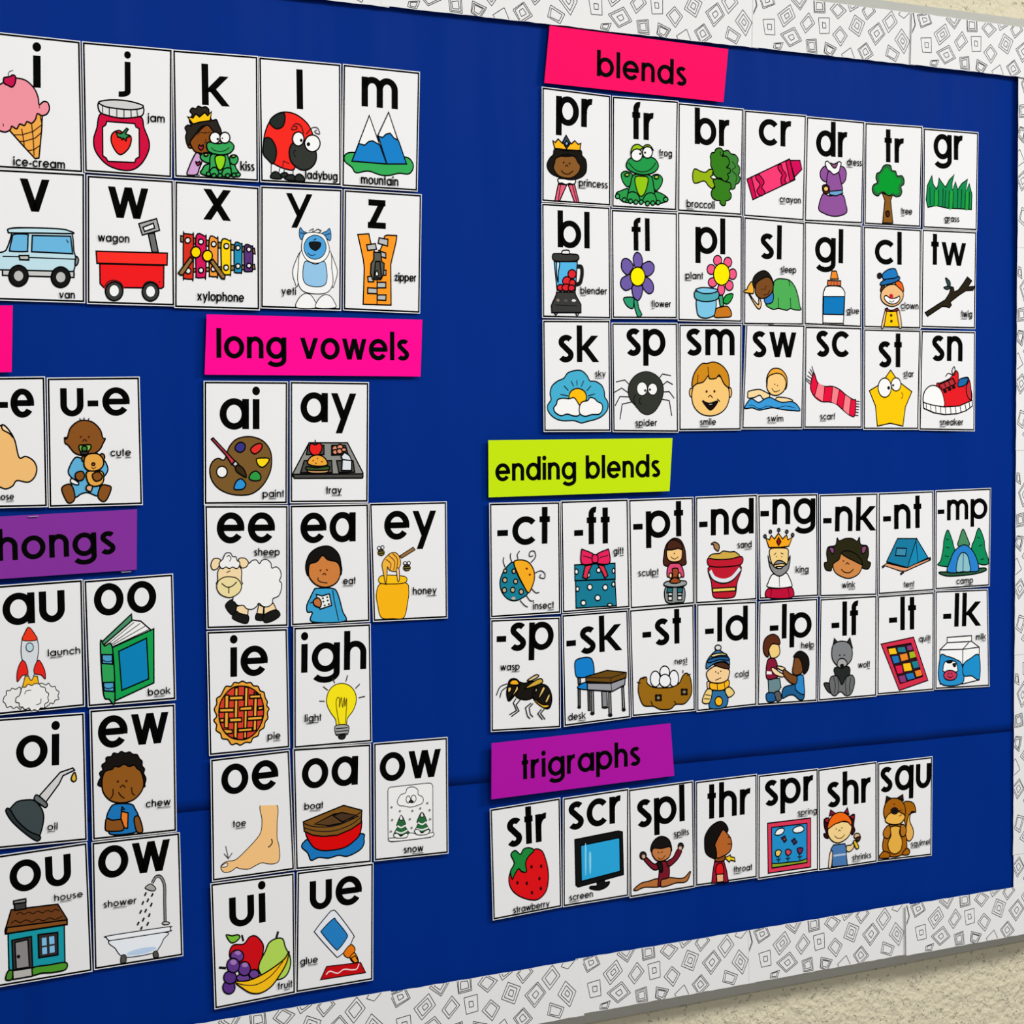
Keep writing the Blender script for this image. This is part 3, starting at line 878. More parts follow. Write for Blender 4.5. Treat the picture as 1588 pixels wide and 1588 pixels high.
s f3f3f1 -213,686 -167,761 -97,782 -74,832 5,846 76,808 85,748 149,710 149,644 70,617 -24,605 -118,626 -181,637
s f3f3f1 -25,697 -34,668 -56,658 -78,672 -88,702 -79,731 -57,742 -35,728
s f3f3f1 54,701 44,672 19,662 -5,676 -16,707 -6,736 19,746 43,732
s 2a2a28 -48,670 -17,690 15,670 7,655
# tree
s f3f3f1 -325,257 -224,261 -21,296 122,257 296,274 294,228 91,216 -286,218
s 2a6a3c -156,517 -93,414 -116,402 -60,325 -52,292 -248,283 -241,335 -202,390 -218,411
s f3f3f1 -157,521 -133,476 -156,458 -180,480
s 2a6a3c 138,532 207,428 187,410 240,326 248,292 42,303 58,348 89,411 69,426
s f3f3f1 138,532 164,484 138,473 119,488
c 12 f0f0ee -210,397 -155,373 -100,395
c 12 f0f0ee -233,334 -154,307 -68,333
c 12 f0f0ee 81,412 144,387 196,409
c 12 f0f0ee 58,341 145,321 232,340
s f3f3f1 -264,297 -209,306 -162,269 -99,296 -60,286 -83,248 -224,254
s f3f3f1 34,324 89,326 137,282 201,309 248,312 217,262 74,268
# snowflake
S 777775 -281,626 -285,617 -295,614 -305,619 -309,628 -305,637 -295,640 -285,635
S 777775 -163,570 -167,561 -177,558 -187,563 -191,573 -187,582 -178,585 -168,580
S 777775 16,560 12,551 2,548 -8,552 -13,562 -8,571 2,574 12,569
S 777775 128,579 124,570 114,567 104,572 99,582 103,591 113,594 124,589
S 777775 229,635 225,626 215,623 204,627 200,637 204,646 214,649 224,644
S 777775 262,547 257,538 247,535 237,540 233,550 237,559 247,562 257,557
S 777775 -272,475 -276,466 -285,463 -295,467 -300,477 -296,486 -286,489 -276,484
S 777775 -21,463 -25,454 -35,451 -45,455 -49,465 -45,474 -35,477 -25,472
S 777775 -289,339 -293,330 -303,327 -313,332 -317,341 -313,350 -303,353 -293,348
S 777775 5,356 1,348 -9,345 -19,349 -23,359 -19,368 -9,371 1,366
S 777775 269,438 265,429 255,426 245,431 240,441 245,450 255,453 265,448
C sn[ow] -123,64 159,65 63
@ ui -0.3700 -0.5503 0.0144
Q -558,1436 543,1420 534,8 -534,-8
T ui -323,915 151,881 339
# apple
s d2101a -143,685 -62,755 24,749 109,648 107,547 60,401 1,347 -114,390 -297,518 -330,612 -278,692
s 7cc23a -368,821 -290,801 -219,803 -191,768 -249,726 -313,729
l 18 1a1a1a -165,792 -146,717
# pear
s b5da58 285,686 372,667 406,566 463,456 467,340 406,234 288,207 115,266 51,352 61,439 136,555 189,649
l 20 1a1a1a 285,686 313,765
# grapes
l 20 1a1a1a -469,463 -377,442
s 6d4296 -146,546 -172,501 -233,490 -293,519 -317,572 -291,617 -230,628 -170,599
s 6d4296 50,307 30,273 -16,264 -61,287 -79,327 -59,362 -13,371 32,348
s 6d4296 -73,282 -99,250 -160,245 -220,269 -245,309 -219,340 -158,346 -97,322
s 5a3384 -267,205 -292,155 -349,142 -404,173 -426,230 -402,279 -345,293 -289,262
s 5a3384 -247,315 -273,267 -332,255 -389,286 -412,341 -387,389 -328,401 -270,371
s 63398d -62,388 -87,335 -144,320 -200,352 -222,413 -197,466 -140,481 -84,449
s 63398d -204,448 -230,393 -289,377 -346,410 -369,473 -344,528 -285,543 -227,510
S a478bc -240,491 -253,472 -284,467 -314,481 -326,504 -313,523 -282,528 -252,514
S a478bc -94,437 -106,419 -135,416 -163,428 -174,449 -162,467 -133,471 -105,459
S a478bc -184,590 -196,574 -224,571 -252,582 -263,602 -251,618 -223,621 -195,609
# banana
s fcc31a -260,267 -117,257 28,279 204,341 381,429 449,509 441,459 402,362 304,237 199,138 67,89 -63,109 -176,184
c 8 1a1a1a -253,253 -118,207 26,197 202,265 366,406
C fr[ui]t 289,92 484,96 60
@ ue3 -0.2633 -0.5484 -0.0040
Q -515,1409 536,1404 533,3 -533,-3
T ue -343,957 374,927 335
w 9
# bottle
s e9ecf4 -37,901 31,867 250,588 250,536 189,440 52,347 -8,381 -255,651 -262,703 -97,863
s 2680c4 -22,803 23,771 162,605 159,547 52,438 0,451 -173,647 -173,692
# nozzle
s ee7a12 220,468 280,395 196,315 120,377
s f08a18 273,364 326,259 272,240 207,314
# paper
p c80f16 -114,253 356,238 425,109 -197,109
p f08a18 219,306 280,330 326,253 272,244
c 10 f0d8d8 -122,157 -69,191 36,155 127,188 234,167 303,171 333,226
C gl[ue] -479,327 -241,315 59
@ au -0.6367 -0.1970 0.0210
Q -548,1387 573,1389 564,-1 -564,1
T au -374,966 353,941 333
w 7
# smoke
s ececea -382,191 -356,212 -354,253 -310,255 -290,277 -247,261 -189,268 -190,50 -240,72 -279,58 -310,84 -354,77 -371,120 -396,146
s ececea 21,267 54,299 105,277 137,292 168,253 213,249 225,213 257,186 242,145 254,109 209,101 188,67 150,77 130,55 65,49
# flame
p f6b81e -134,393 -170,272 22,284 9,380
# rocket
s d9dee2 -79,914 -11,838 26,740 27,634 4,529 -25,413 -66,340 -108,420 -155,542 -173,650 -160,779 -125,859
s f03a1e -76,914 -17,844 12,771 -153,781 -119,864
s e8281e -167,561 -129,540 -103,455 -108,408 -166,402 -225,342 -229,419 -207,500
s e8281e 24,551 61,512 97,426 98,343 51,389 -25,413 -23,484
s bcd8e2 -30,695 -44,663 -75,651 -105,668 -116,702 -103,734 -72,746 -42,730
# smoke
s f0f0ee -191,227 -177,273 -132,275 -106,302 -61,286 -29,301 22,296 47,264 91,249 102,206 134,179 122,139 128,96 85,71 77,30 33,34 6,5 -38,23 -74,12 -101,47 -146,34 -177,66 -209,69 -214,111 -251,126 -243,173 -211,187
c 6 333333 -147,199 -127,233 -70,237
c 6 333333 42,134 34,87 -18,71
C l[au]nch 132,587 517,582 56
@ oo -0.5234 -0.1969 0.0149
Q -550,1395 541,1407 540,-6 -540,6
T oo -434,1007 325,987 342
# page
p f2f2f0 -361,689 19,922 126,903 232,810 272,777 -229,643 -309,661
l 6 1a1a1a -295,666 45,896
l 6 1a1a1a -269,658 119,879
l 6 1a1a1a -249,654 179,844
l 6 1a1a1a -229,646 225,805
# cover
p 4a9068 -367,696 14,989 18,916 -342,666
p 16a04e -229,637 283,807 268,209 -211,50
p 0d83b8 -153,589 191,710 204,257 -128,158
# spine
s 2fa458 -370,696 -322,662 -229,637 -215,52 -284,74 -351,146
p 4aa0cc -357,569 -232,559 -232,456 -353,472
p 4aa0cc -348,261 -223,256 -223,153 -341,170
c 8 1a1a1a -355,514 -300,486 -233,493
c 8 1a1a1a -344,212 -294,190 -222,202
C b[oo]k 186,76 466,70 58
@ oi -0.6357 -0.3419 -0.0149
Q -601,1401 519,1406 567,-2 -567,2
T oi -283,857 221,848 340
# funnel
s 3f4a4c -341,432 -272,491 -183,504 -74,493 -4,427 35,353 42,269 16,152 -29,73 -118,117 -271,284 -360,398
s 2b3436 -392,389 -386,430 -348,415 -271,296 -131,166 -3,101 -3,59 -54,58 -182,152 -322,283
# collar
s 6a7072 -68,522 -43,549 9,515 67,463 86,426 61,404 9,438 -62,491
# spout
p d6d6d4 -11,535 234,772 383,808 403,783 266,733 221,647 67,463
# oil_drop
s e6b838 403,759 426,691 410,663 384,661 364,696
C [oi]l 81,153 201,160 56
@ ew -0.5214 -0.3440 -0.0077
Q -555,1438 494,1438 519,0 -519,0
T ew -454,1016 408,1002 344
# shirt
s 1f77bb -248,377 -53,360 0,300 41,211 -13,179 20,48 -302,49 -302,182 -348,235 -315,322
s 8a5220 -13,198 47,210 94,47 20,48
s 8a5220 -348,229 -282,204 -175,200 -141,155 -148,83 -255,78 -355,96 -364,164
# bar
p f4822a -168,291 -87,265 -94,96 -135,106 -175,213
p f2f2f0 -161,339 -134,312 -168,309
# head
s 181412 -427,592 -446,642 -420,688 -433,737 -393,770 -406,820 -359,852 -352,900 -293,907 -266,941 -212,931 -172,952 -125,931 -72,939 -31,911 22,901 49,856 83,823 83,774 113,735 103,687 130,630 116,570 96,535 -147,532
s 945a1e -406,639 -380,733 -333,759 -280,767 -253,795 -200,785 -139,810 -79,781 -12,788 22,749 69,708 103,596 82,500 -13,411 -147,384 -294,417 -387,516
S 4a1a0c -199,624 -203,614 -214,610 -224,615 -228,626 -224,636 -213,639 -203,634
S 4a1a0c -94,620 -99,610 -109,606 -119,612 -124,622 -119,632 -109,636 -99,630
c 10 2a1608 -190,554 -153,579 -123,548
c 10 2a1608 -274,549 -274,482 -307,443
c 10 2a1608 -46,548 -39,486 -6,453
c 10 2a1608 -207,507 -174,461 -134,434
C ch[ew] 125,311 434,307 60
@ ou -0.6365 -0.4883 0.0220
Q -586,1419 602,1426 615,-4 -615,4
T ou -323,1024 398,968 331
# wall
p 1a9aa8 -362,571 296,556 289,142 -366,163
# roof
p 6e3f1c -317,813 227,796 333,615 331,557 -393,563 -396,601
p 86501f -370,630 330,609 331,561 -386,566
c 8 2a1608 -257,753 -216,773 -169,743 -120,761 -66,735 -10,755 44,728 100,746 155,725 197,744 245,718
c 8 2a1608 -322,667 -273,692 -219,661 -150,680 -83,648 -13,668 55,640 125,661 194,635 278,659
# chimney
p 3e3c3a -280,897 -150,904 -146,801 -276,801
p 8a8886 -286,904 -145,909 -144,871 -287,872
# door
p 3a3634 -321,484 -95,492 -93,151 -319,162
p 8d8a8a -288,457 -137,466 -130,164 -284,169
S 111111 -231,295 -238,282 -253,278 -268,286 -274,302 -267,315 -252,319 -237,310
# window
p 322c2a -15,499 214,490 208,246 -16,249
P 7fc0e8 25,457 79,456 80,371 25,371
P 7fc0e8 111,457 171,458 171,374 112,373
P 7fc0e8 24,352 80,353 81,278 26,277
P 7fc0e8 112,354 170,355 170,280 112,280
# grass
s 4a8a2a -380,159 -326,157 -335,75 -370,61 -410,81
s 4f9a2c -93,151 108,152 289,149 312,100 272,67 132,64 8,77 -96,72
p b9b7b0 -326,157 -103,153 -100,63 -325,63
C h[ou]se 183,846 523,827 53
@ ow2 -0.5178 -0.4858 0.0037
Q -564,1411 520,1404 550,3 -550,-3
T ow -489,1013 393,981 345
w 8
# bathtub
s eef2f8 -338,303 324,300 301,224 248,138 174,89 -89,79 -219,110 -289,198
S bcd4ee 214,139 165,112 35,95 -98,98 -157,118 -108,145 21,162 155,159
s f2f4f8 -395,336 -359,354 340,358 387,347 386,318 346,304 -302,298 -367,303
# foot
s 55524e -219,110 -168,109 -165,37 -227,35
s 55524e 174,95 218,102 235,40 180,39
# shower_pipe
c 26 1a1a1a 325,379 321,645 320,831 274,929 215,936 170,875
c 12 8a8a88 325,379 321,645 320,831 274,926 215,933 170,878
s a8a8a4 158,863 213,804 169,785 82,826 111,856
s c8c8c6 380,396 366,387 333,386 299,395 286,408 300,418 333,418 366,409
# water_drop
l 14 1a1a1a 93,779 73,742
l 14 1a1a1a 177,758 156,724
l 14 1a1a1a 59,684 40,647
l 14 1a1a1a 121,707 103,670
l 14 1a1a1a 163,652 143,614
l 14 1a1a1a 32,589 11,552
l 14 1a1a1a 93,594 74,557
l 14 1a1a1a 136,539 117,502
l 14 1a1a1a 63,499 43,461
l 14 1a1a1a -1,462 -21,427
l 14 1a1a1a 116,444 96,407
l 14 1a1a1a 38,406 20,372
C sh[ow]er -436,674 -32,673 55
@ pr 0.0964 0.3799 -0.0165
Q -552,1401 525,1391 541,5 -541,-5
T pr -326,939 247,981 350
# robe
p e8607a -289,226 -157,229 -265,24 -341,13
p e8607a -136,231 -38,243 35,21 -35,20
l 9 1a1a1a -254,228 -286,22
l 9 1a1a1a -73,235 2,22
s f4f4f2 -290,292 -186,299 -32,298 -32,254 -73,240 -115,248 -171,228 -227,243 -282,243
# hair
s 191510 -343,650 -162,647 47,669 76,605 133,554 148,466 128,387 38,325 -116,293 -339,327 -436,380 -464,455 -424,534 -370,582
# face
s 8a5a28 -328,542 -203,584 -50,584 7,522 50,470 23,391 -74,323 -186,310 -297,335 -367,418 -348,485
s 191510 -259,580 -175,575 -78,593 -162,600
S 3a1608 -195,499 -199,489 -209,484 -219,487 -223,496 -219,506 -209,511 -199,508
S 3a1608 -105,494 -109,484 -118,480 -128,483 -133,492 -129,502 -119,506 -109,503
c 8 2a1208 -188,447 -163,471 -139,448
c 10 2a1208 -249,399 -200,364 -131,363 -62,407
# crown
p fbb81e -379,752 -344,732 -300,780 -233,730 -178,762 -94,735 -41,778 11,738 53,752 40,663 -163,658 -350,661
p 3a4a58 -176,834 -108,745 -170,669 -231,747
p 8aaad8 -171,768 -136,738 -170,702 -198,733
C [pr]incess 21,219 478,228 68
@ fr 0.2053 0.3784 0.0085
Q -518,1395 565,1400 533,-3 -533,3
T fr -207,870 166,879 340
# foot_leg
s 2a9a4a -381,423 -316,465 -229,446 -186,398 -260,271 -346,324
s 2a9a4a 120,412 223,450 297,397 266,305 177,244
s 2a9a4a -463,173 -376,221 -275,248 -217,194 -131,97 -334,78
s 2a9a4a 162,221 265,214 376,162 368,116 205,76 88,94
# belly
s 2a9a4a -186,420 -55,437 106,422 148,300 147,175 -44,100 -261,159 -231,306
s 95c814 -150,399 -55,415 50,403 49,318 1,203 -58,161 -108,199 -151,310
s 2a9a4a -262,92 -275,181 -203,212 -116,187 -88,98
s 2a9a4a -22,95 15,181 104,213 177,177 176,86
# toe
s 3fae62 -407,147 -417,126 -442,117 -466,125 -476,145 -465,166 -441,175 -417,168
s 3fae62 -302,107 -312,87 -334,79 -356,86 -366,104 -356,124 -334,132 -311,125
s 3fae62 -201,94 -210,75 -233,66 -255,73 -265,91 -255,111 -232,120 -210,113
s 3fae62 -114,86 -123,67 -146,58 -169,65 -178,84 -168,103 -146,112 -123,105
s 3fae62 -26,89 -36,70 -59,61 -81,68 -91,87 -81,106 -58,115 -36,108
s 3fae62 76,76 66,55 43,46 21,54 11,74 21,95 44,105 67,97
s 3fae62 164,86 154,66 131,57 109,64 99,83 109,103 132,111 155,104
s 3fae62 252,95 243,75 220,66 197,73 188,92 197,112 220,121 243,113
s 3fae62 381,139 371,118 346,108 321,116 310,137 321,158 346,167 371,160
s a8c848 -255,423 -266,408 -290,401 -315,406 -325,420 -314,434 -290,441 -265,437
s a8c848 229,416 218,400 193,392 168,398 158,413 169,430 194,437 219,432
# head
s 239a4a -300,550 -256,619 -155,646 93,659 181,629 224,552 165,481 47,442 -84,436 -215,464 -286,505
s 9ac81a -227,688 -197,779 -124,811 -59,792 -37,765 -154,725
s 9ac81a -23,765 7,806 80,810 138,751 80,771
c 9 1a1a1a -264,574 -156,489 -26,470 92,506 181,595
s f4f4f2 -42,680 -69,625 -133,599 -197,618 -223,671 -196,726 -132,752 -68,733
s f4f4f2 123,722 99,670 42,646 -15,664 -38,714 -14,766 43,790 100,772
S 111111 -60,696 -65,685 -77,679 -90,683 -95,694 -89,706 -77,711 -65,707
S 111111 18,713 13,703 2,698 -10,702 -14,712 -10,722 2,727 13,724
C [fr]og 233,682 447,682 65
@ br 0.3141 0.3777 -0.0030
Q -535,1393 580,1394 546,-1 -546,1
T br -249,876 342,889 339
# stem
s 95b414 -258,561 -145,533 -69,532 -9,570 52,562 37,486 114,450 53,331 -23,356 -99,415 -258,378 -293,473
p f4f4f2 7,478 60,505 121,473 98,449 37,451
# floret
s 3f8436 227,791 250,822 311,831 358,794 435,781 482,726 466,667 505,623 505,553 482,528 517,484 490,424 436,398 421,351 359,336 298,402 236,572
s 367d1c 14,686 6,737 29,785 74,793 97,835 158,856 212,836 227,791 204,755 281,754 327,705 320,647 281,610 335,601 343,555 297,524 316,490 290,442 236,428 190,466 129,468 68,505 44,573 14,617
s 367d1c 68,390 53,435 113,456 190,448 267,424 336,416 359,359 329,311 360,267 352,214 298,182 268,181 260,128 214,115 168,147 168,176 99,178 38,210 20,272 53,326 83,344
c 8 16300c 173,811 174,753
c 8 16300c 374,696 436,630 374,580 451,515 436,421
C [br]occoli -403,65 73,67 71
@ cr 0.4253 0.3757 -0.0048
Q -519,1397 574,1406 535,-5 -535,5
T cr -272,950 308,974 337
# crayon_tip
p d40a58 280,786 457,797 490,681 362,573
# crayon_wrapper
p f53b74 -475,495 264,803 370,538 -373,235
p d40a50 -475,495 -398,528 -310,259 -373,235
p d40a50 201,769 272,803 354,537 282,509
s d40a50 -320,551 -265,565 -178,477 -217,404 -161,337 -240,292 -303,353 -248,438 -312,504
s d40a50 66,702 121,723 146,660 210,593 186,521 210,481 139,454 115,529 138,589 74,656
C [cr]ayon 89,224 464,227 64
@ dr 0.5336 0.3751 0.0059
Q -496,1398 571,1391 534,3 -534,-3
T dr -323,874 259,896 338
# skirt
s 8f5299 -199,377 -76,358 155,386 221,263 240,155 121,102 -28,91 -176,121 -277,183
# bodice
s 8f5299 -247,673 -174,748 -108,727 -92,632 -141,546 -231,584
s 8f5299 81,689 123,763 197,742 230,672 205,574 130,535
s 8f5299 -92,692 73,688 122,571 155,440 6,398 -109,440 -133,523
p 6aa4d0 -84,418 155,446 163,404 39,363 -76,376
# collar
s f4f4f2 -157,796 -116,820 -75,795 7,775 81,820 131,811 114,750 89,689 -1,649 -67,687 -124,714
s 8a5078 -67,795 -1,786 65,808 40,746 -9,738
# buckle
s 5a2414 -207,484 -150,504 -92,483 -84,418 -126,386 -191,401
s f6c868 -102,453 -115,427 -145,415 -175,424 -188,449 -175,475 -145,487 -115,477
C [dr]ess 230,782 509,784 69
@ tr 0.6447 0.3754 0.0090
Q -519,1389 584,1397 540,-4 -540,4
T tr -155,866 228,872 333
# trunk
p 8a5a20 -199,441 -97,421 6,437 -38,350 4,40 -193,40 -149,346
s 4a2410 -132,188 -73,202 -64,142 -116,128
# crown
w 12
s 2a6a3a -206,769 -172,813 -104,835 -35,820 -10,760 58,751 92,691 179,695 221,642 213,580 161,547 178,481 151,425 74,403 -3,425 -80,412 -174,454 -233,434 -284,401 -361,429 -389,494 -360,550 -292,583 -317,643 -300,704 -249,725
S 06992f -189,734 -155,774 -95,786 -36,740 33,725 67,660 144,657 161,609 126,571 105,521 126,466 57,439 -3,455 -80,422 -157,473 -216,471 -276,444 -335,472 -338,527 -267,560 -249,621 -258,676
C [tr]ee 155,168 366,171 67
@ gr 0.7568 0.3752 0.0059
Q -525,1387 575,1389 543,-1 -543,1
T gr -327,969 265,984 339
# grass_blades
w 12
p 128a4a -477,396 -450,595 -362,735 -336,613 -274,554 -239,605 -221,705 -124,610 -89,587 -17,689 81,769 36,642 45,543 107,670 152,560 233,651 350,716 314,542 386,658 440,510 431,296 179,299 -53,296 -283,324 -442,293
S 1fa03c -301,515 -248,518 -257,331 -319,329
S 1fa03c 0,528 54,518 36,306 -26,303
S 1fa03c 305,517 368,532 359,306 296,304
l 9 0c2a16 -406,572 -398,325
l 9 0c2a16 -310,540 -319,329
l 9 0c2a16 -230,543 -230,332
l 9 0c2a16 -142,572 -151,323
l 9 0c2a16 -89,549 -106,312
l 9 0c2a16 -17,540 -26,303
l 9 0c2a16 63,531 54,300
l 9 0c2a16 152,548 143,297
l 9 0c2a16 233,576 215,300
l 9 0c2a16 305,529 296,297
l 9 0c2a16 386,545 377,300
C [gr]ass -124,110 170,111 64
@ bl 0.0966 0.2382 0.0006
Q -542,1408 534,1407 541,1 -541,-1
T bl -289,872 206,877 329
# lid
s 3a3a36 -372,782 -282,796 -73,797 22,784 11,723 -185,700 -358,711
s f0f0ee -233,797 -219,833 -129,840 -115,801 -143,792 -212,792
# jug
p 55b4e4 -352,694 8,706 -25,345 -311,343
s b8def2 -317,679 -268,680 -290,553 -294,443 -311,508
s df2630 -12,550 -31,510 -77,493 -122,508 -141,546 -122,586 -76,604 -31,589
s df2630 -91,459 -111,418 -158,400 -205,416 -225,456 -205,497 -158,515 -110,500
s df2630 -27,439 -41,406 -74,391 -108,404 -122,436 -108,470 -74,484 -40,472
s df2630 -200,379 -216,352 -256,340 -295,350 -311,376 -295,403 -256,415 -216,405
s df2630 -108,382 -127,350 -172,336 -218,347 -236,378 -217,410 -172,424 -127,412
s df2630 -35,378 -51,351 -89,339 -126,349 -141,375 -126,402 -88,414 -51,404
# handle
c 37 1a1a1a 4,645 67,641 81,575 66,486 38,435 -25,422
# motor_base
p 3a3a38 -318,321 -33,326 -19,284 58,175 58,75 -396,66 -402,154 -325,288
l 8 1a1a1a -340,161 -5,157
S 8a7a70 -276,221 -283,208 -301,202 -318,207 -326,219 -318,232 -301,238 -283,233
S 555250 -149,220 -158,207 -180,202 -201,206 -210,219 -201,231 -180,237 -158,232
S e0e0de -20,223 -30,212 -54,207 -78,211 -88,222 -78,233 -54,238 -30,234
s e8e8e6 -354,61 -312,62 -333,40
s e8e8e6 -19,65 23,65 -3,38
C [bl]ender 45,310 470,309 64
@ fl 0.2059 0.2399 0.0093
Q -530,1371 554,1365 534,3 -534,-3
T fl -204,860 90,860 300
# stalk
p 2f9a70 -189,258 -124,236 -103,135 -53,56 -83,22 -126,27 -169,134
s 2f9a70 -341,261 -196,269 -183,213 -198,133 -270,144 -328,199
# petal
s 6f5ba6 -156,653 -184,754 -154,822 -110,837 -60,807 -34,735 -61,655
s 6f5ba6 -222,606 -280,549 -359,603 -380,670 -358,738 -293,757 -221,719 -185,652
s 6f5ba6 -46,667 12,713 86,729 151,682 143,603 69,545 -4,555
s 6f5ba6 -230,550 -309,537 -382,491 -390,412 -326,357 -253,369 -202,415
s 6f5ba6 -4,521 69,511 134,444 133,353 67,320 -6,362 -42,429
s 6f5ba6 -202,415 -49,418 -50,316 -95,242 -139,236 -196,291
# flower_center
s fdee00 3,535 -33,450 -118,413 -202,447 -236,531 -200,616 -115,653 -31,619
C [fl]ower 95,158 420,150 62
@ pl 0.3149 0.2382 -0.0009
Q -551,1398 552,1397 547,0 -547,0
T pl -244,882 256,877 337
# petal
s f25a86 195,799 174,753 124,732 75,749 54,794 74,841 124,862 174,844
s f25a86 366,782 346,735 298,715 250,732 230,777 250,824 298,845 346,827
s f25a86 85,680 64,633 14,613 -35,630 -56,675 -35,722 14,742 64,725
s f25a86 448,630 428,580 380,558 332,577 312,626 332,675 380,697 428,679
s f25a86 111,513 89,470 38,451 -14,467 -36,509 -14,552 37,571 89,555
s f25a86 389,480 369,434 321,413 273,431 254,476 273,523 321,543 369,526
s f25a86 244,424 226,373 183,350 140,370 122,421 139,472 183,494 226,474
# flower_center
s fdea00 329,624 288,522 191,478 93,517 53,615 93,716 190,761 288,723
# stalk
p 3fa070 137,340 206,353 222,215 168,196
s 1f9a3a 221,296 275,355 383,370 352,287 291,239 229,250
# bulb
s c8761e 68,66 91,165 183,196 291,205 353,136 345,78 229,64
# pot
s 7cc4e4 -231,279 -92,265 84,287 76,119 30,71 -92,46 -198,72 -231,146
s 4fa8b4 -258,387 -77,363 122,397 119,299 -77,259 -251,290
s 7cc4e4 -251,405 -168,436 -46,439 91,426 122,403 15,369 -137,365
C [pl]ant -429,545 -133,546 66
@ sl 0.4255 0.2358 -0.0076
Q -551,1405 534,1386 536,10 -536,-10
T sl -259,866 123,874 327
# blanket
s 4fae56 -146,265 -36,316 -21,410 -14,552 41,607 152,617 280,598 378,507 435,378 461,272 485,219 364,215 300,231 236,206 140,215 76,225 -19,210
l 9 1a3a1a 75,366 79,237
l 9 1a3a1a 291,373 297,243
l 9 1a3a1a 256,603 281,527
# pillow
s f2b23a -400,562 -462,501 -485,454 -524,446 -524,417 -446,408 -368,411 -368,504
s f2c06a -446,408 -382,317 -304,260 -280,214 -241,239 -257,285 -304,260
s f2c080 -454,402 -351,271 -280,208 -240,227 -233,298 -273,355 -280,261 -383,340
s 2f80c8 -163,359 -53,433 -13,387 -36,304 -130,277 -170,312
# head
s 1c1814 -385,562 -354,634 -276,689 -182,711 -102,678 -38,598 -22,517 -195,475 -353,482
s 7a4a20 -337,470 -322,541 -228,603 -118,631 -46,586 -22,505 -53,421 -147,359 -257,350 -328,400
c 7 2a1208 -172,494 -140,512
c 7 2a1208 -235,462 -203,475
c 8 2a1208 -195,393 -116,407 -85,461
S 4a1a10 -153,471 -157,464 -167,461 -177,463 -181,470 -177,477 -167,480 -157,477
C [sl]eep 96,698 379,703 65
@ gl 0.5330 0.2361 -0.0120
Q -551,1387 525,1394 535,-3 -535,3
T gl -349,849 171,860 333
# cap
p f08a2a -36,743 47,747 86,640 -62,634
p d8703a -111,614 131,618 129,551 -115,544
l 7 5a2a10 -45,611 -50,550
l 7 5a2a10 4,613 2,549
l 7 5a2a10 62,615 63,551
# bottle
s f2f2f0 -118,536 112,541 196,482 206,410 186,65 153,46 -160,42 -193,59 -195,395 -175,479
p 0f78bc -185,395 202,409 188,165 -192,158
C [gl]ue 234,181 471,186 62
@ cl 0.6449 0.2352 -0.0014
Q -558,1384 551,1383 548,1 -548,-1
T cl -341,874 172,883 328
# shirt
s f2c89a -142,251 -91,253 -175,18 -212,24
s f2c89a 81,256 133,233 172,31 117,26
p fbc80e -116,234 72,238 125,26 -166,21
S 2a1a08 -6,181 -13,167 -30,161 -47,166 -54,180 -47,194 -30,200 -13,195
S 2a1a08 -2,101 -9,87 -26,81 -43,87 -50,100 -43,114 -27,120 -9,115
s a8323a -133,270 -22,248 89,281 98,251 -22,232 -133,242
# face
s 5a3018 -237,506 -212,580 -161,593 -177,519
s f0621a 44,624 113,656 182,615 209,518 148,528
s eebb80 -212,506 -110,583 27,605 131,553 200,493 184,406 98,331 -22,303 -159,337 -228,408
s f6f6f4 -168,422 -126,448 -40,413 63,422 123,448 132,405 63,348 -40,337 -125,368
S c8202e 6,445 -5,422 -32,412 -58,421 -69,443 -59,466 -32,476 -5,467
c 7 1a1a1a -74,382 -23,362 29,384
# hat
s 1f78be -196,739 -94,803 26,822 69,784 87,711 -42,682 -178,672
s 1f68a8 -238,615 -144,667 27,691 113,718 122,675 -7,622 -212,586
s 2a1a18 -289,736 -238,750 -213,714 -247,682 -289,693
C [cl]own 145,273 488,278 66
@ tw 0.7545 0.2372 0.0032
Q -533,1369 555,1373 543,-2 -543,2
T tw -353,870 340,891 321
# twig_branch
p 2a2216 -467,212 -195,341 -66,400 15,493 47,585 96,574 112,512 194,542 291,636 373,729 463,675 390,593 530,602 489,544 341,534 194,463 31,368 56,329 15,288 -50,304 -130,303 -419,162
# leaf
s 2a4a46 -67,701 14,663 31,607 -2,572
s 2a4a46 -99,570 -2,589 31,567 -34,543
C [tw]ig 244,167 465,159 70
@ sk 0.0971 0.0975 0.0057
Q -534,1384 533,1396 533,-6 -533,6
T sk -298,866 325,870 330
# sky_patch
s 46aed0 -22,764 76,756 153,700 202,633 288,627 387,577 429,498 436,431 485,363 477,273 398,196 284,152 170,131 57,110 -56,139 -237,141 -362,175 -452,248 -472,325 -416,402 -429,479 -400,567 -317,628 -212,667 -148,733
# sun
s fdbf10 144,432 102,357 2,326 -97,358 -137,434 -95,509 4,540 103,508
l 9 1a2a3a -9,644 -7,578
l 9 1a2a3a -100,633 -59,564
l 9 1a2a3a 101,635 63,564
l 9 1a2a3a -213,573 -143,514
l 9 1a2a3a 216,572 145,508
l 9 1a2a3a -269,468 -151,447
l 9 1a2a3a 275,471 165,446
# cloud
s f4f4f2 -333,346 -312,401 -235,418 -137,412 -53,422 16,344 58,277 15,205 -69,200 -167,223 -265,204 -355,247 -375,302
s f4f4f2 30,316 73,371 158,388 201,426 272,409 314,375 385,341 392,274 341,218 227,214 114,193 30,232
C [sk]y 274,689 445,683 57
@ sp 0.2072 0.0960 0.0011
Q -549,1384 524,1400 539,-8 -539,8
T sp -320,971 325,977 337
w 8
# leg
l 10 222422 -487,638 -343,664 -256,596
l 10 222422 -516,506 -393,562 -285,500
l 10 222422 -502,337 -423,455 -242,449
l 10 222422 -423,167 -387,359 -227,387
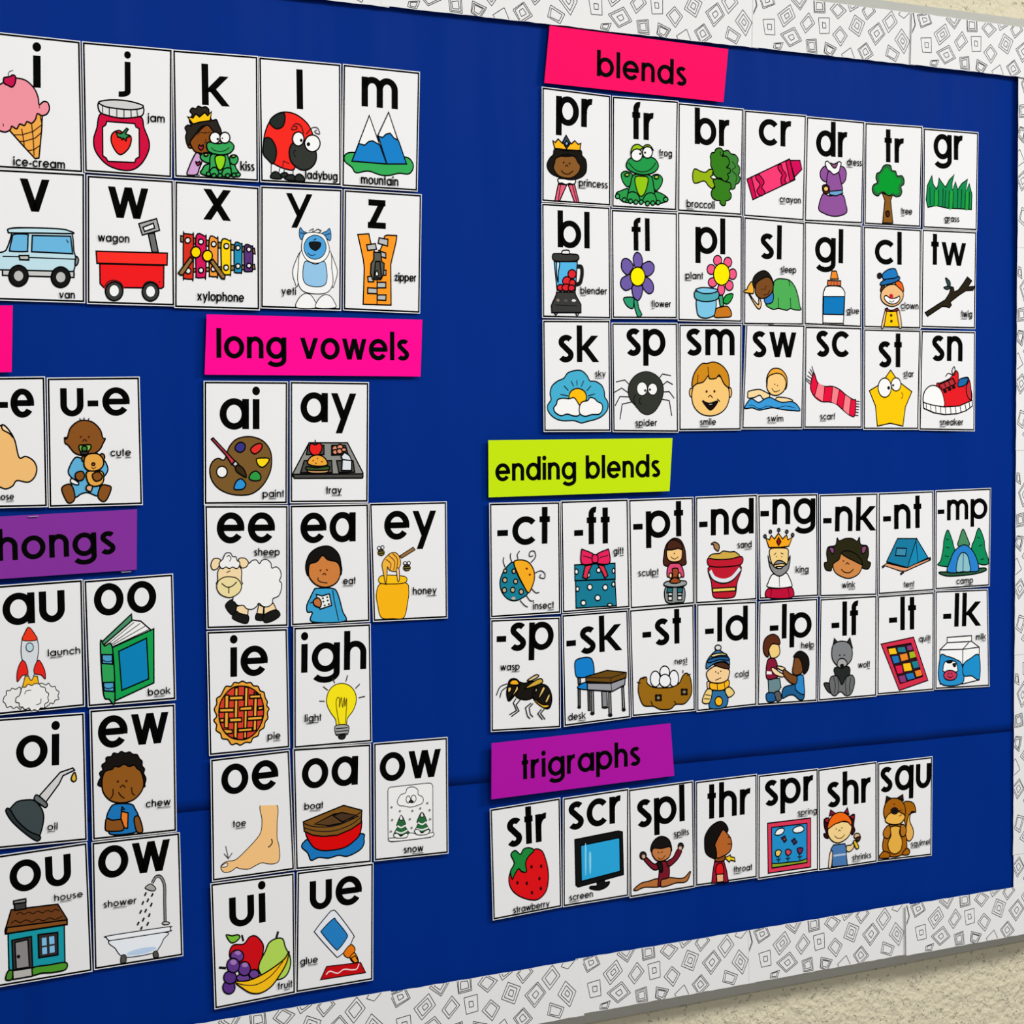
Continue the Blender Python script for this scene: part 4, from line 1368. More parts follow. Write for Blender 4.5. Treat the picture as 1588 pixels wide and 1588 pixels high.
l 10 222422 414,721 273,743 206,677
l 10 222422 443,609 347,649 272,597
l 10 222422 465,432 383,518 257,512
l 10 222422 423,208 383,403 228,426
# body
s 33362f 0,773 154,734 258,643 287,529 257,415 198,324 124,255 21,224 -82,256 -169,336 -256,415 -292,528 -256,641 -154,732
s f4f4f2 19,554 -6,493 -67,467 -126,492 -151,553 -126,614 -66,640 -6,615
s f4f4f2 183,549 161,496 107,474 53,496 30,549 53,602 107,624 161,602
S 111111 2,531 -3,520 -15,515 -28,520 -33,531 -28,542 -15,547 -3,542
S 111111 80,543 75,532 63,528 50,532 45,543 50,555 63,559 75,555
c 9 10120f -169,483 -205,415 -155,313
c 9 10120f -81,438 -111,415 -103,370 -74,358
C [sp]ider -184,87 171,78 61
@ sm 0.3150 0.0973 0.0087
Q -525,1380 553,1388 531,-4 -531,4
T sm -405,973 422,979 338
# ear
s f2b96a -286,496 -296,455 -319,439 -343,456 -352,497 -342,537 -318,554 -295,537
s f2b96a 369,491 359,446 337,428 316,446 307,492 316,537 338,556 360,537
# face
s f6c878 -293,554 -239,646 -10,714 234,679 310,550 328,433 278,306 169,225 16,192 -152,218 -272,311 -313,439
S 4a1a10 -43,508 -48,495 -61,490 -74,495 -79,508 -74,522 -61,527 -48,521
S 4a1a10 90,510 85,497 72,491 59,497 53,510 59,523 72,528 85,523
c 10 3a1a0a -36,431 0,459 41,424
s 1a0c0a -120,379 -14,355 124,383 78,314 1,268 -75,321
s f0f0ee -36,349 63,354 32,334 -21,332
c 10 1a1a1a -143,379 -105,396
c 10 1a1a1a 117,412 163,377
# hair
s d08a1c -308,577 -284,715 -207,819 -131,871 -55,871 37,890 129,876 220,830 297,748 324,643 314,562 234,609 158,720 96,679 -11,674 -33,714 -118,634 -224,611
c 9 3a1a0a -40,830 -26,680
c 9 3a1a0a -208,726 -221,617
C [sm]ile -183,79 88,73 62
@ sw 0.4231 0.0985 -0.0029
Q -472,1389 577,1391 539,-1 -539,1
T sw -358,942 418,960 334
# arm
s f6d8a0 -434,458 -427,494 -356,512 -231,524 -136,495 -48,454 -88,401 -167,401 -222,447 -324,418 -426,411
s f6d8a0 71,419 247,414 359,378 247,348 87,354
# water
s 3a9ad8 -488,276 -418,376 -356,400 -246,353 -135,401 -40,419 71,378 183,354 327,366 424,331 489,247 360,247 183,259 -8,283 -229,253 -355,282
c 7 1a3a5a -418,306 -355,318 -230,271 -87,306 71,283 231,307 392,283
# head
s f0a838 -105,601 -97,696 -26,785 69,806 165,781 245,699 254,592 198,520 -73,543
s f6cb80 -97,601 -73,696 69,739 181,710 238,616 198,508 87,449 -25,460 -96,531
c 8 1a1a1a -17,543 31,496 86,502 126,520
S 6a3a1a 49,593 46,586 38,583 30,586 27,593 30,599 38,602 46,600
S 6a3a1a 97,579 94,572 86,569 78,572 75,579 78,586 86,588 94,586
C [sw]im -99,106 181,99 61
@ sc 0.5336 0.0986 -0.0033
Q -523,1372 530,1375 540,-2 -540,2
T sc -322,965 285,973 340
# scarf_band
s e8123c -357,747 -291,616 -168,568 -11,567 122,522 239,450 373,390 415,378 399,177 324,171 207,232 57,328 -76,358 -224,364 -355,435 -421,543 -397,675
P f9808a -283,610 -168,566 -191,364 -339,441
P f9808a -19,567 105,522 57,328 -43,358
P f9808a 213,456 322,402 290,183 181,256
l 8 3a0a14 -283,616 -347,435
l 8 3a0a14 -163,566 -191,362
l 8 3a0a14 -14,567 -43,358
l 8 3a0a14 108,524 60,331
l 8 3a0a14 213,462 173,256
l 8 3a0a14 326,402 290,183
# fringe
l 8 1a1a1a -357,735 -398,836
l 8 1a1a1a -365,717 -431,800
l 8 1a1a1a -376,693 -458,764
l 8 1a1a1a -389,663 -484,710
l 8 1a1a1a -413,627 -503,674
l 8 1a1a1a -429,597 -503,650
l 8 1a1a1a 415,372 490,366
l 8 1a1a1a 415,335 482,329
l 8 1a1a1a 410,299 482,293
l 8 1a1a1a 407,262 474,254
l 8 1a1a1a 404,226 466,214
l 8 1a1a1a 399,183 461,174
C [sc]arf -255,126 25,121 64
@ st 0.6429 0.0962 -0.0035
Q -531,1378 563,1382 533,-2 -533,2
T st -256,858 202,863 347
# star_body
p fcc80a -16,820 79,720 192,635 396,525 272,314 226,49 -19,90 -267,50 -303,325 -420,533 -254,607 -118,712
c 9 8a3a10 193,518 219,487 211,444 185,431
# eye
s f4f4f2 -3,578 -39,484 -128,445 -218,483 -256,576 -219,670 -130,710 -40,672
s f4f4f2 181,625 155,560 89,533 23,559 -5,624 22,688 88,715 154,689
S 111111 -27,574 -34,557 -54,550 -73,557 -81,574 -74,591 -54,599 -35,592
S 111111 52,612 46,599 32,594 17,599 11,611 17,624 31,629 46,624
C [st]ar 220,731 422,729 63
@ sn 0.7530 0.0939 -0.0088
Q -531,1396 547,1407 556,-6 -556,6
T sn -323,970 291,984 348
# upper
s e51e26 -221,633 -133,672 44,736 150,838 204,814 223,714 313,747 412,748 450,641 480,439 229,349 -75,341
s 1f68a8 198,638 241,727 385,748 404,716 351,646 243,620
s c83038 369,602 440,704 480,452 407,477
# lace
p b8303a -186,640 106,737 161,663 -96,572
l 11 1a1010 -80,672 -26,598
l 11 1a1010 9,698 63,624
l 11 1a1010 98,731 152,663
S 1a1010 -16,554 -26,534 -51,526 -77,534 -87,553 -77,573 -52,581 -27,573
S 1a1010 73,586 63,567 38,558 12,566 1,586 12,605 37,614 62,606
S 1a1010 153,615 143,595 118,587 92,595 81,614 92,634 117,642 142,634
c 10 1a1a1a 115,775 78,837 122,901 146,838 124,782 7,805 -46,760
# toe_cap
s f4f4f2 -474,394 -467,531 -380,612 -275,632 -168,596 -95,497 -75,341 -306,358
# sole
p f4f4f2 -483,394 -306,358 -75,334 229,349 490,433 496,351 374,287 194,242 -56,228 -269,252 -473,313
l 9 1a1a1a -430,382 -420,295
l 9 1a1a1a -341,357 -331,270
l 9 1a1a1a -244,346 -234,252
l 9 1a1a1a -146,334 -136,234
l 9 1a1a1a -48,332 -38,232
l 9 1a1a1a 50,335 69,235
l 9 1a1a1a 148,342 168,242
l 9 1a1a1a 247,356 266,261
l 9 1a1a1a 345,381 370,293
l 9 1a1a1a 426,407 446,325
C [sn]eaker -160,81 308,79 67
@ ct 0.0167 -0.1281 -0.0035
Q -563,1402 514,1397 539,3 -539,-3
T -ct -440,890 359,870 340
# wing_shell
s 1a8098 -198,667 -297,613 -374,513 -398,411 -368,307 -283,223 -170,193 -56,225 23,285 -70,409 -141,527
s c8b090 -291,453 -301,430 -325,422 -349,432 -359,455 -349,478 -325,486 -301,476
s c8b090 -131,429 -140,408 -162,401 -184,410 -194,432 -184,452 -162,460 -140,451
s c8b090 -298,329 -308,307 -332,299 -356,309 -366,332 -356,354 -332,363 -308,352
s c8b090 -171,327 -181,305 -205,297 -229,307 -239,330 -229,353 -205,361 -181,351
s c8b090 -43,299 -53,277 -77,268 -101,279 -111,302 -101,324 -77,333 -53,322
s c8b090 -162,557 -171,538 -191,530 -211,539 -219,559 -211,578 -191,585 -171,576
S c8b090 -164,224 -173,211 -195,207 -217,213 -226,226 -217,239 -195,243 -173,237
s c8b090 -297,565 -304,548 -322,541 -340,549 -348,567 -340,585 -322,591 -304,583
# head
s f8ae22 -191,669 -84,692 30,659 109,564 123,459 88,357 30,284 -56,397 -134,527
S 7a1a10 22,581 17,571 5,568 -8,572 -13,582 -8,592 5,595 17,591
S 7a1a10 69,505 64,496 52,492 40,497 35,507 40,516 52,520 64,515
# leg
c 9 222222 -322,608 -353,684 -342,735
c 9 222222 -226,679 -247,738 -237,783
c 9 222222 -127,705 -141,757 -105,802
c 9 222222 80,334 145,279 200,283
c 9 222222 -6,257 59,185 116,182
c 9 222222 -98,198 -27,131 23,108
c 9 222222 66,652 138,724 116,794 52,785 45,733 102,737
c 9 222222 131,523 217,548 282,511 275,453 203,468 224,507
C inse[ct] 98,82 420,70 64
@ ft 0.1268 -0.1272 0.0056
Q -560,1398 519,1392 543,3 -543,-3
T -ft -355,843 220,834 338
# box
p 1a7c96 -347,591 301,583 303,381 -344,395
p 1a7c96 -334,391 297,379 320,43 -329,49
s f2f2f0 -292,504 -300,481 -318,472 -337,483 -345,506 -337,529 -318,538 -299,527
s f2f2f0 66,505 57,484 33,476 10,486 1,508 10,529 34,537 57,527
s f2f2f0 -104,454 -113,433 -134,425 -155,435 -163,457 -154,478 -133,486 -112,476
s f2f2f0 295,488 288,467 273,458 258,468 252,490 259,512 274,520 289,510
s f2f2f0 -279,287 -287,265 -305,258 -324,267 -332,289 -324,310 -305,318 -286,309
s f2f2f0 -70,299 -81,275 -108,266 -136,278 -147,303 -135,328 -108,337 -81,325
s f2f2f0 177,283 165,259 138,250 110,262 99,287 111,312 138,321 166,309
s f2f2f0 58,157 45,133 16,124 -14,136 -26,162 -14,186 16,195 46,183
s f2f2f0 -175,108 -187,85 -214,77 -241,88 -252,112 -241,134 -213,142 -186,131
s f2f2f0 293,317 286,297 269,289 252,299 245,319 252,339 269,346 286,337
s f2f2f0 246,59 235,46 210,42 184,49 174,63 184,75 210,80 236,73
# ribbon
p e0304c -185,569 -73,582 -133,485 -156,404 -223,430
p e0304c 24,577 121,555 180,434 134,401 83,486
s e8245c -242,765 -205,772 -42,704 -43,604 -236,601
s e8245c 197,750 152,757 -5,702 -6,602 203,587
s e8245c -65,699 10,696 16,613 -65,613
l 8 1a1a1a -220,700 -87,665
l 8 1a1a1a 182,688 47,665
C gi[ft] 264,697 431,695 63
@ pt 0.2345 -0.1277 0.0077
Q -545,1397 529,1394 534,2 -534,-2
T -pt -474,902 352,883 340
# girl
s 4a2418 28,533 26,665 61,784 140,853 218,871 312,834 374,722 389,601 380,523 199,513
s f4c884 68,664 92,747 201,730 319,737 326,628 294,581 200,567 106,590
s 4a2418 76,735 108,830 202,850 312,797 327,724 248,740 170,725
c 8 5a2a10 138,636 200,603 263,631
S 5a2a10 209,675 205,669 198,667 190,670 187,676 190,682 198,684 206,681
s dc4a74 114,541 200,549 294,533 348,433 339,361 199,417 89,374 74,459
# clay
s 9a4a24 160,479 246,481 261,426 245,366 292,291 112,306 159,370 168,430
s f4d0a0 156,395 149,371 131,362 113,373 106,397 114,421 132,430 149,419
s f4d0a0 305,387 298,364 280,355 262,365 255,390 262,413 280,422 298,411
# stool
s 8a9090 57,255 338,240 356,58 258,39 55,60
p 2a6a74 72,242 166,237 157,172 64,177
p 2a6a74 236,234 330,229 322,163 240,167
p e8e8e6 87,175 157,172 149,70 86,79
p e8e8e6 244,167 314,163 313,72 243,76
l 19 111111 87,133 152,130
l 19 111111 246,130 315,127
s 9aa0a0 26,305 104,325 292,321 386,304 370,257 197,242 34,268
s 9a4a24 112,313 198,368 292,309 198,290
C scul[pt] -408,417 -74,406 64
@ nd 0.3429 -0.1272 0.0059
Q -536,1399 541,1402 534,-2 -534,2
T -nd -476,891 477,879 340
# sand
s d0aa48 -299,586 -251,639 -123,645 -58,673 55,656 152,652 233,575 -26,562
# bucket
s c01c30 -292,488 233,476 183,245 149,81 52,53 -110,58 -230,89 -261,267
s c01c30 -323,587 -187,569 55,564 266,586 257,488 54,466 -188,471 -316,502
p f0cf60 -246,193 158,191 150,142 -238,144
c 49 1a1a1a -292,427 -221,326 -60,276 102,311 241,439
c 34 e0e4ea -284,427 -213,332 -60,288 94,317 233,433
# arrow
s a87a50 -266,774 -202,795 -130,750 -147,677 -211,716 -226,760
C sa[nd] 180,703 430,702 65
@ ng 0.4534 -0.1271 -0.0082
Q -567,1390 505,1392 532,-1 -532,1
T -ng -520,993 465,984 337
# robe
s c01038 -386,136 -186,134 39,144 48,6 -392,23
l 8 3a0a14 -314,133 -332,27
l 8 3a0a14 -26,134 8,13
s f2f2f0 -300,329 -172,306 -60,338 5,265 46,179 22,150 -186,140 -386,165 -378,218
l 8 333333 -180,295 -174,152
# beard
s 8a8a8a -382,575 -349,431 -284,346 -188,301 -92,328 -12,409 10,563 -45,469 -189,438 -341,479
# face
s f2d088 -358,598 -335,668 -192,676 -39,660 -22,576 -37,469 -93,435 -205,403 -301,454
s 8a8a8a -285,453 -222,505 -142,502 -61,458 -141,466 -237,458
s f4f0e0 -237,428 -125,424 -157,401 -213,406
l 8 3a3a38 -278,584 -239,612
l 8 3a3a38 -159,610 -111,591
S 3a2a1a -221,561 -224,556 -230,554 -237,556 -240,561 -237,566 -230,568 -224,566
S 3a2a1a -130,558 -132,553 -139,551 -146,553 -149,558 -146,563 -139,565 -132,563
# crown
p f8a81c -424,813 -360,788 -329,846 -273,797 -201,873 -129,794 -57,846 -32,779 48,813 -15,695 -192,682 -367,687
p 8a1414 -201,814 -157,759 -200,706 -237,761
s 555a60 -418,837 -424,822 -440,816 -455,823 -462,838 -456,853 -440,859 -424,852
s 555a60 -323,896 -329,881 -345,875 -361,882 -367,897 -361,912 -345,918 -330,911
s 555a60 -175,914 -181,899 -197,893 -213,900 -219,915 -213,930 -197,936 -181,929
s 555a60 -32,889 -38,874 -54,868 -70,875 -77,890 -70,905 -54,911 -38,905
s 555a60 74,843 67,827 51,822 35,828 28,844 35,859 51,865 67,858
C ki[ng] 104,343 337,331 64
@ nk 0.5627 -0.1299 -0.0147
Q -581,1394 528,1408 540,-7 -540,7
T -nk -498,893 473,885 336
# hair
s 2a2814 -396,680 -263,701 -232,798 -190,760 -82,789 52,786 145,748 186,802 213,704 341,677 368,566 344,481 409,442 363,364 244,385 226,447 -159,456 -308,411 -340,358 -440,378 -466,464 -409,486 -427,596
s 8a4a8a -379,667 -313,672 -287,629 -319,587
s 8a4a70 239,667 324,671 291,592 241,581
# face
s d0884a -300,447 -194,506 -145,589 -27,526 125,492 235,459 236,373 162,289 -5,245 -173,286 -274,350
s 2a2814 -145,589 -62,624 106,584 234,483 235,428 74,487 -61,539
c 11 2a1208 -150,377 -91,333 10,324 85,371
c 10 2a1208 -67,436 -34,459 0,434
S 6a1a10 -97,485 -100,476 -110,473 -119,477 -123,486 -120,494 -110,497 -101,494
C wi[nk] -137,121 111,117 63
@ nt 0.6729 -0.1303 0.0050
Q -540,1406 543,1407 550,0 -550,0
T -nt -450,899 299,887 338
# groundsheet
p e09a70 -438,402 -378,430 -16,352 458,462 476,436 -16,302 -120,309
# tent_wall
p 1a7aa0 -171,762 203,747 28,350 -387,449
p 1a88b4 203,747 431,469 19,350
l 9 0c2a3a 190,729 229,409
p 3a8aaa -189,632 2,618 -15,513 -215,528
# peg
l 25 1a1a1a -473,373 -426,401
l 25 1a1a1a -120,263 -50,297
l 25 1a1a1a 440,456 484,461
C te[nt] -59,80 145,80 62
@ mp 0.7852 -0.1288 0.0070
Q -556,1402 573,1404 554,-1 -554,1
T -mp -507,978 499,964 286
# pine_tree
s 0f8a58 -307,835 -218,693 -182,591 -92,397 -111,309 -486,346 -442,413 -397,574 -379,700
s 4a8a60 2,836 98,693 134,603 16,569 -101,612 -74,700
s 0f8a58 322,837 426,680 453,538 527,330 343,326 216,421 179,575 234,675
l 10 0c3a24 -343,711 -281,696
l 10 0c3a24 -343,597 -272,582
l 10 0c3a24 -361,472 -281,462
l 10 0c3a24 289,711 344,696
l 10 0c3a24 325,582 398,598
l 10 0c3a24 362,389 435,398
# grass
s 2a5a40 -469,251 -254,247 288,265 453,264 462,225 197,187 -254,183 -433,217
# tent_shell
s 2a80cc -299,242 -254,404 -164,539 16,614 161,551 270,419 316,238 106,229
s 8ac0cc -129,241 -110,398 -56,484 7,506 88,465 134,349 143,234 -2,234
l 10 1a3a5a 7,500 1,234
C ca[mp] -138,70 201,59 65
@ sp2 0.0163 -0.2691 -0.0258
Q -569,1380 492,1386 533,-3 -533,3
T -sp -476,989 396,984 339
# wasp_body
s 1a1612 -42,579 -128,594 -169,504 -167,423 -66,378 49,379 134,433 189,523 101,596
s 1a1612 104,492 189,558 305,530 372,434 382,328 340,249 253,265 135,352 91,412
s e8c070 240,521 277,496 192,384 178,396
s e8c070 336,435 354,400 310,326 280,339
s f2b82a 84,412 164,344 252,300 339,296 325,267 253,265 136,340
s f2f0e0 132,514 154,490 126,445
# wing
s e0c890 0,612 128,676 172,657 72,609
s d0a83a -33,515 101,596 201,627 238,590 189,558 74,528
# head
s 1a1612 -297,544 -271,623 -200,643 -128,606 -120,536 -168,458 -272,371 -310,464
s f8ae1e -270,589 -228,627 -157,621 -130,571 -177,562 -241,570
s e8c070 -290,538 -240,536 -254,490 -289,475
s e8c070 -156,555 -140,503 -224,426 -266,393 -197,482
# leg
c 9 1a1a1a -305,585 -411,549 -465,448
c 9 1a1a1a -298,550 -381,502 -411,417
l 10 1a1a1a -166,400 -208,345 -156,250 -262,203
l 10 1a1a1a -102,380 -165,320 -120,243 -233,179
l 10 1a1a1a 64,332 -21,278 10,173 54,136
l 10 1a1a1a 93,325 36,275 53,194 97,157
l 10 1a1a1a 224,249 168,194 242,117
l 10 1a1a1a 268,247 211,197 282,118
C wa[sp] -418,758 -127,746 63
@ sk2 0.1278 -0.2683 0.0161
Q -541,1399 524,1390 539,5 -539,-5
T -sk -477,905 390,862 333
# chair
s 1580cc -337,805 -225,834 -107,825 -56,759 -43,640 -66,595 -185,587 -318,598 -349,700
p 5a5a5c -307,591 -267,588 -261,517 -302,508
s 1580cc -303,485 -216,519 -157,508 -159,431 -299,455
p 5a5a5c -306,450 -270,441 -274,212 -308,215
p 5a5a5c -151,425 -122,422 -119,162 -149,165
S 151515 -263,217 -272,203 -293,198 -314,206 -323,222 -314,236 -293,241 -272,233
# desk_leg
p 8a8a8e -99,415 -62,408 -60,122 -97,125
p 8a8a8e 72,388 154,375 158,179 76,186
p 8a8a8e 184,366 217,364 221,72 182,76
p 8a8a8e 397,414 427,417 440,112 404,115
S 151515 -50,118 -60,103 -86,98 -111,107 -121,125 -110,141 -85,145 -60,136
S 151515 238,71 227,55 201,50 176,59 165,77 176,93 202,98 227,88
S 151515 455,120 445,104 422,99 398,108 389,126 399,142 422,147 446,137
S 151515 172,174 156,164 117,162 79,171 64,184 80,194 118,195 156,187
# desktop
p 6a4a16 -178,592 159,645 473,592 467,527 224,482 -179,533
l 8 1a1a1a -178,583 218,545
l 8 1a1a1a 218,545 473,592
l 8 1a1a1a 218,545 220,482
p 9a9aa0 -160,511 219,476 452,522 443,439 245,373 -159,426
l 8 1a1a1a 219,476 230,378
C de[sk] -480,76 -200,64 64
@ st2 0.2367 -0.2659 0.0075
Q -560,1377 519,1386 529,-5 -529,5
T -st -351,907 299,877 334
# egg
s f2f2f4 96,531 72,475 15,456 -42,484 -65,542 -41,598 16,617 73,589
s f2f2f4 -59,455 -84,386 -143,360 -202,395 -225,468 -200,538 -142,563 -83,529
s f2f2f4 248,438 224,365 167,338 110,373 87,450 111,524 168,551 225,515
s f2f2f4 113,419 85,363 17,344 -50,373 -77,434 -49,490 18,510 86,480
# nest_straw
s 9a6a16 -396,475 -293,496 -279,420 -191,362 -43,339 137,337 257,380 318,468 379,498 439,447 468,317 452,202 345,106 195,106 104,56 -60,63 -178,113 -340,138 -413,270 -426,374
S 201408 -43,171 -81,169 -127,194 -155,232 -148,261 -110,263 -64,238 -36,200
S 201408 -43,253 -36,223 -64,189 -111,171 -148,180 -155,209 -127,243 -80,261
S 201408 392,212 355,211 309,237 280,275 286,302 323,304 369,278 398,240
S 201408 393,294 398,266 369,232 322,213 285,220 280,249 309,283 356,301
S 8a8a70 -72,214 -79,202 -96,198 -113,205 -119,218 -112,231 -95,235 -79,228
S 8a8a70 363,255 356,243 339,239 322,246 315,259 322,272 339,276 356,269
c 10 201408 -222,186 -185,114
c 10 201408 165,155 210,105
l 10 201408 -448,444 -389,429
l 10 201408 -396,492 -330,481
l 10 201408 319,543 318,503
l 10 201408 447,482 393,468
C ne[st] 173,631 387,625 57
@ ld 0.3436 -0.2672 -0.0038
Q -529,1406 521,1394 524,6 -524,-6
T -ld -381,901 363,881 326
# coat
s 2f6fa0 -253,250 -145,260 -37,236 18,138 -36,24 -291,24 -299,148
s fbb81e -80,103 -99,61 -144,47 -190,68 -209,112 -191,154 -145,169 -99,148
# scarf
s f6cba8 -345,373 -284,369 -291,276 -338,291
s fbb81e -299,358 -146,354 9,386 33,302 -83,250 -222,260 -291,282
s f0d080 -353,274 -261,256 -306,101 -429,122
s f0d080 -37,247 40,284 126,201 25,149
l 8 3a2a10 -176,350 -168,262
l 8 3a2a10 -53,360 -37,271
l 8 3a2a10 -375,211 -283,193
l 8 3a2a10 -398,160 -299,148
# face
s f6d098 -354,502 -270,555 -177,573 24,514 32,443 -7,375 -130,347 -284,369 -346,431
s 4a2a1a -224,599 -85,620 24,573 24,526 -116,552
S 4a2a10 -189,498 -192,491 -200,489 -208,492 -211,499 -208,506 -200,508 -193,505
S 4a2a10 -101,501 -105,494 -112,492 -120,495 -123,502 -120,508 -112,511 -105,507
S 4a2a10 -145,477 -149,471 -158,469 -168,472 -172,479 -168,486 -159,488 -149,484
l 8 3a1a10 -207,388 -107,416
# knit_hat
s 3a78a8 -361,549 -354,642 -270,731 -163,783 -54,730 23,667 36,572 -39,624 -178,620 -270,590
s e8d898 -278,720 -178,740 -55,733 -8,704 -132,711 -255,695
s 1f5f9a -331,664 -178,690 -8,681 31,637 -147,653 -316,622
s dadada -110,810 -126,786 -163,777 -200,790 -215,815 -200,839 -163,848 -126,835
C co[ld] 130,407 371,404 61
@ lp 0.4509 -0.2684 -0.0114
Q -529,1387 529,1397 540,-5 -540,5
T -lp -332,883 422,872 334
# standing_child
p 6a8a90 -354,354 -146,348 -121,227 -192,148 -336,144
s 1f5f9a -376,159 -224,150 -215,54 -358,50
s 5a5a60 -232,162 -144,169 -111,71 -191,46
s 8a1a38 -365,599 -246,616 -189,518 -204,423 -195,363 -378,361
P f0f0ee -379,457 -292,446 -291,410 -379,415
s f4d8a8 -300,476 -260,498 -148,432 -67,392 -99,364 -227,401
s f4d8a8 -213,507 -133,509 -52,475 -100,448
s f4cf80 -352,765 -297,822 -184,804 -151,719 -167,660 -230,628 -310,638
s 5a2c18 -447,769 -424,875 -346,931 -250,939 -170,887 -156,803 -280,815 -343,752 -358,646 -422,685
# kneeling_child
s 1f5f90 -80,213 64,247 178,246 293,131 286,47 213,40 115,106 17,111 -95,82
s 2f88cc 152,356 265,368 291,252 293,107 146,176 136,285
s 7a4a24 -91,417 -68,464 46,398 160,355 145,260 48,278 -50,355
s 7a4a24 93,503 124,622 205,606 271,530 257,410 143,374 81,420
s 181412 100,623 155,680 236,691 335,635 377,549 362,441 289,384 256,483 238,544 189,606
C he[lp] 225,731 461,732 62
@ lf 0.5617 -0.2699 -0.0067
Q -528,1392 541,1395 548,-1 -548,1
T -lf -315,874 204,858 339
# tail
s 3a3a3a -451,235 -355,236 -305,166 -237,76 -371,121
# wolf_body
s 6a6c6c -323,313 -231,332 28,328 112,287 121,188 64,69 -37,45 -138,106 -237,58 -312,93 -347,217
s 262a28 -241,442 10,439 28,328 -39,296 -114,202 -181,304 -248,357
c 8 1a1a1a -198,305 -172,194 -196,73
c 8 1a1a1a -31,295 -46,186 -29,63
c 8 1a1a1a -273,310 -239,210 -254,89
c 8 1a1a1a 53,290 29,181 38,83
# head
p 2a2a2a -293,712 -261,838 -169,754
p 2a2a2a -27,771 31,830 83,692
s 808284 -309,616 -293,737 -211,787 -111,794 -10,771 57,706 79,607 43,511 -74,444 -174,450 -275,529
s a8a8a6 -208,489 -175,548 -92,555 -24,503 -41,455 -124,429 -191,451
S 111111 -76,457 -87,438 -116,432 -144,442 -156,461 -145,480 -116,486 -88,476
S 222222 -143,604 -147,597 -159,594 -171,598 -176,606 -171,614 -159,616 -147,612
S 222222 -56,602 -60,594 -72,592 -84,596 -89,604 -84,611 -72,614 -61,610
C wo[lf] 181,417 407,410 63
@ lt 0.6721 -0.2695 -0.0021
Q -541,1378 556,1387 553,-4 -553,4
T -lt -322,886 199,868 339
# quilt_border
p d8304c -475,706 151,768 434,146 -123,42
p 2a1418 -360,656 99,686 331,209 -106,138
# quilt_patch
P fbc41a -334,630 -205,639 -170,558 -308,554
P 1f8090 -162,639 -23,643 4,573 -144,576
P 8a3a78 21,653 108,658 138,596 39,592
P 1f78bc -273,521 -152,529 -117,437 -229,425
P f0882a -118,539 22,551 48,464 -82,447
P a8b81a 65,563 161,570 197,493 83,475
P e01e4c -203,386 -82,391 -55,284 -159,278
P fbc41a -56,408 84,415 119,310 -29,301
P 1f8090 110,426 224,435 259,345 154,333
P 8a3a78 -142,240 -20,250 7,161 -98,150
P 1f78bc -3,262 137,272 173,194 41,180
P f0882a 172,294 286,306 316,229 208,211
C qui[lt] 248,700 472,700 62
@ lk 0.7857 -0.2708 -0.0247
Q -594,1397 478,1402 559,-3 -559,3
T -lk -425,879 320,876 346
# carton
p f4f4f2 -337,731 160,741 163,658 -334,656
p f4f4f2 -334,656 163,658 321,570 341,103 -1,60 -460,80 -480,560
l 11 1a1a1a -475,560 -16,552 321,570
l 11 1a1a1a -16,552 108,647
l 11 1a1a1a -16,552 -1,67
s 2a90cc -467,471 -338,466 -156,415 -27,334 -5,73 -455,89
s 1f90cc 5,333 134,411 319,455 340,116 178,167 14,180
# cow
s f4f4f2 -405,311 -371,386 -264,400 -155,377 -117,300 -133,237 -385,247
s 1a1a1a -335,391 -228,399 -245,374 -308,371
s 1a1a1a -209,354 -154,352 -162,314 -199,322
s c8385a -393,210 -331,260 -206,255 -123,199 -166,137 -273,123 -364,152
c 9 3a0a14 -320,188 -257,160 -204,189
S 1a1a1a -282,218 -285,211 -294,208 -303,212 -307,219 -303,226 -295,228 -286,225
S 1a1a1a -224,218 -228,211 -236,208 -245,212 -249,219 -246,226 -237,229 -228,225
C mi[lk] 238,681 442,681 63
@ str 0.0178 -0.4975 0.0348
Q -524,1380 555,1380 529,0 -529,0
T str -282,890 342,848 347
# strawberry_fruit
s e0141a 122,785 237,757 291,661 329,515 331,373 290,238 185,161 69,161 -101,228 -225,329 -271,453 -230,574 -55,677
S 2a0a0a 97,575 91,559 77,554 64,563 59,580 66,596 79,601 92,592
S 2a0a0a 245,560 239,544 226,539 213,548 208,566 214,581 227,586 240,577
S 2a0a0a 213,409 207,393 194,388 181,397 176,414 182,430 195,435 208,426
S 2a0a0a -125,407 -131,392 -145,387 -158,396 -162,413 -156,428 -143,433 -130,424
S 2a0a0a 17,380 11,364 -2,359 -15,368 -20,385 -14,401 -1,406 12,397
S 2a0a0a 230,283 224,267 211,262 198,271 193,288 199,304 212,309 225,300
S 2a0a0a 91,251 85,236 72,231 59,240 54,257 60,273 74,277 87,269
# stem_leaf
s 1f8a3c -230,772 -164,815 -87,757 -35,814 51,819 122,774 33,711 -13,636 -3,529 -74,540 -123,582 -190,510 -220,468 -245,565 -184,661
C [str]awberry -229,50 333,37 60
@ scr 0.1253 -0.4956 0.0174
Q -507,1381 547,1388 525,-3 -525,3
T scr -427,978 421,947 343
# monitor_frame
p 141414 -327,832 366,858 434,837 443,290 -284,227 -320,255
p 2aa6dc -236,747 387,771 390,339 -231,291
S 8ad4ee -170,727 -148,727 -154,393 -169,389
S 8ad4ee -105,624 -75,626 -80,395 -102,392
# monitor_stand
s 141414 22,251 128,260 142,229 217,225 171,171 50,146 -84,176 -91,206 14,204
C [scr]een -432,75 -59,74 61
@ spl 0.2337 -0.4969 0.0117
Q -539,1399 542,1401 543,-1 -543,1
T spl -409,897 387,881 347
# leg
s b5703a -75,189 -224,179 -357,167 -476,102 -425,84 -299,108 -47,87
s b5703a -46,174 104,184 284,149 375,155 459,215 466,190 397,94 223,98 73,77 -32,85
# leotard
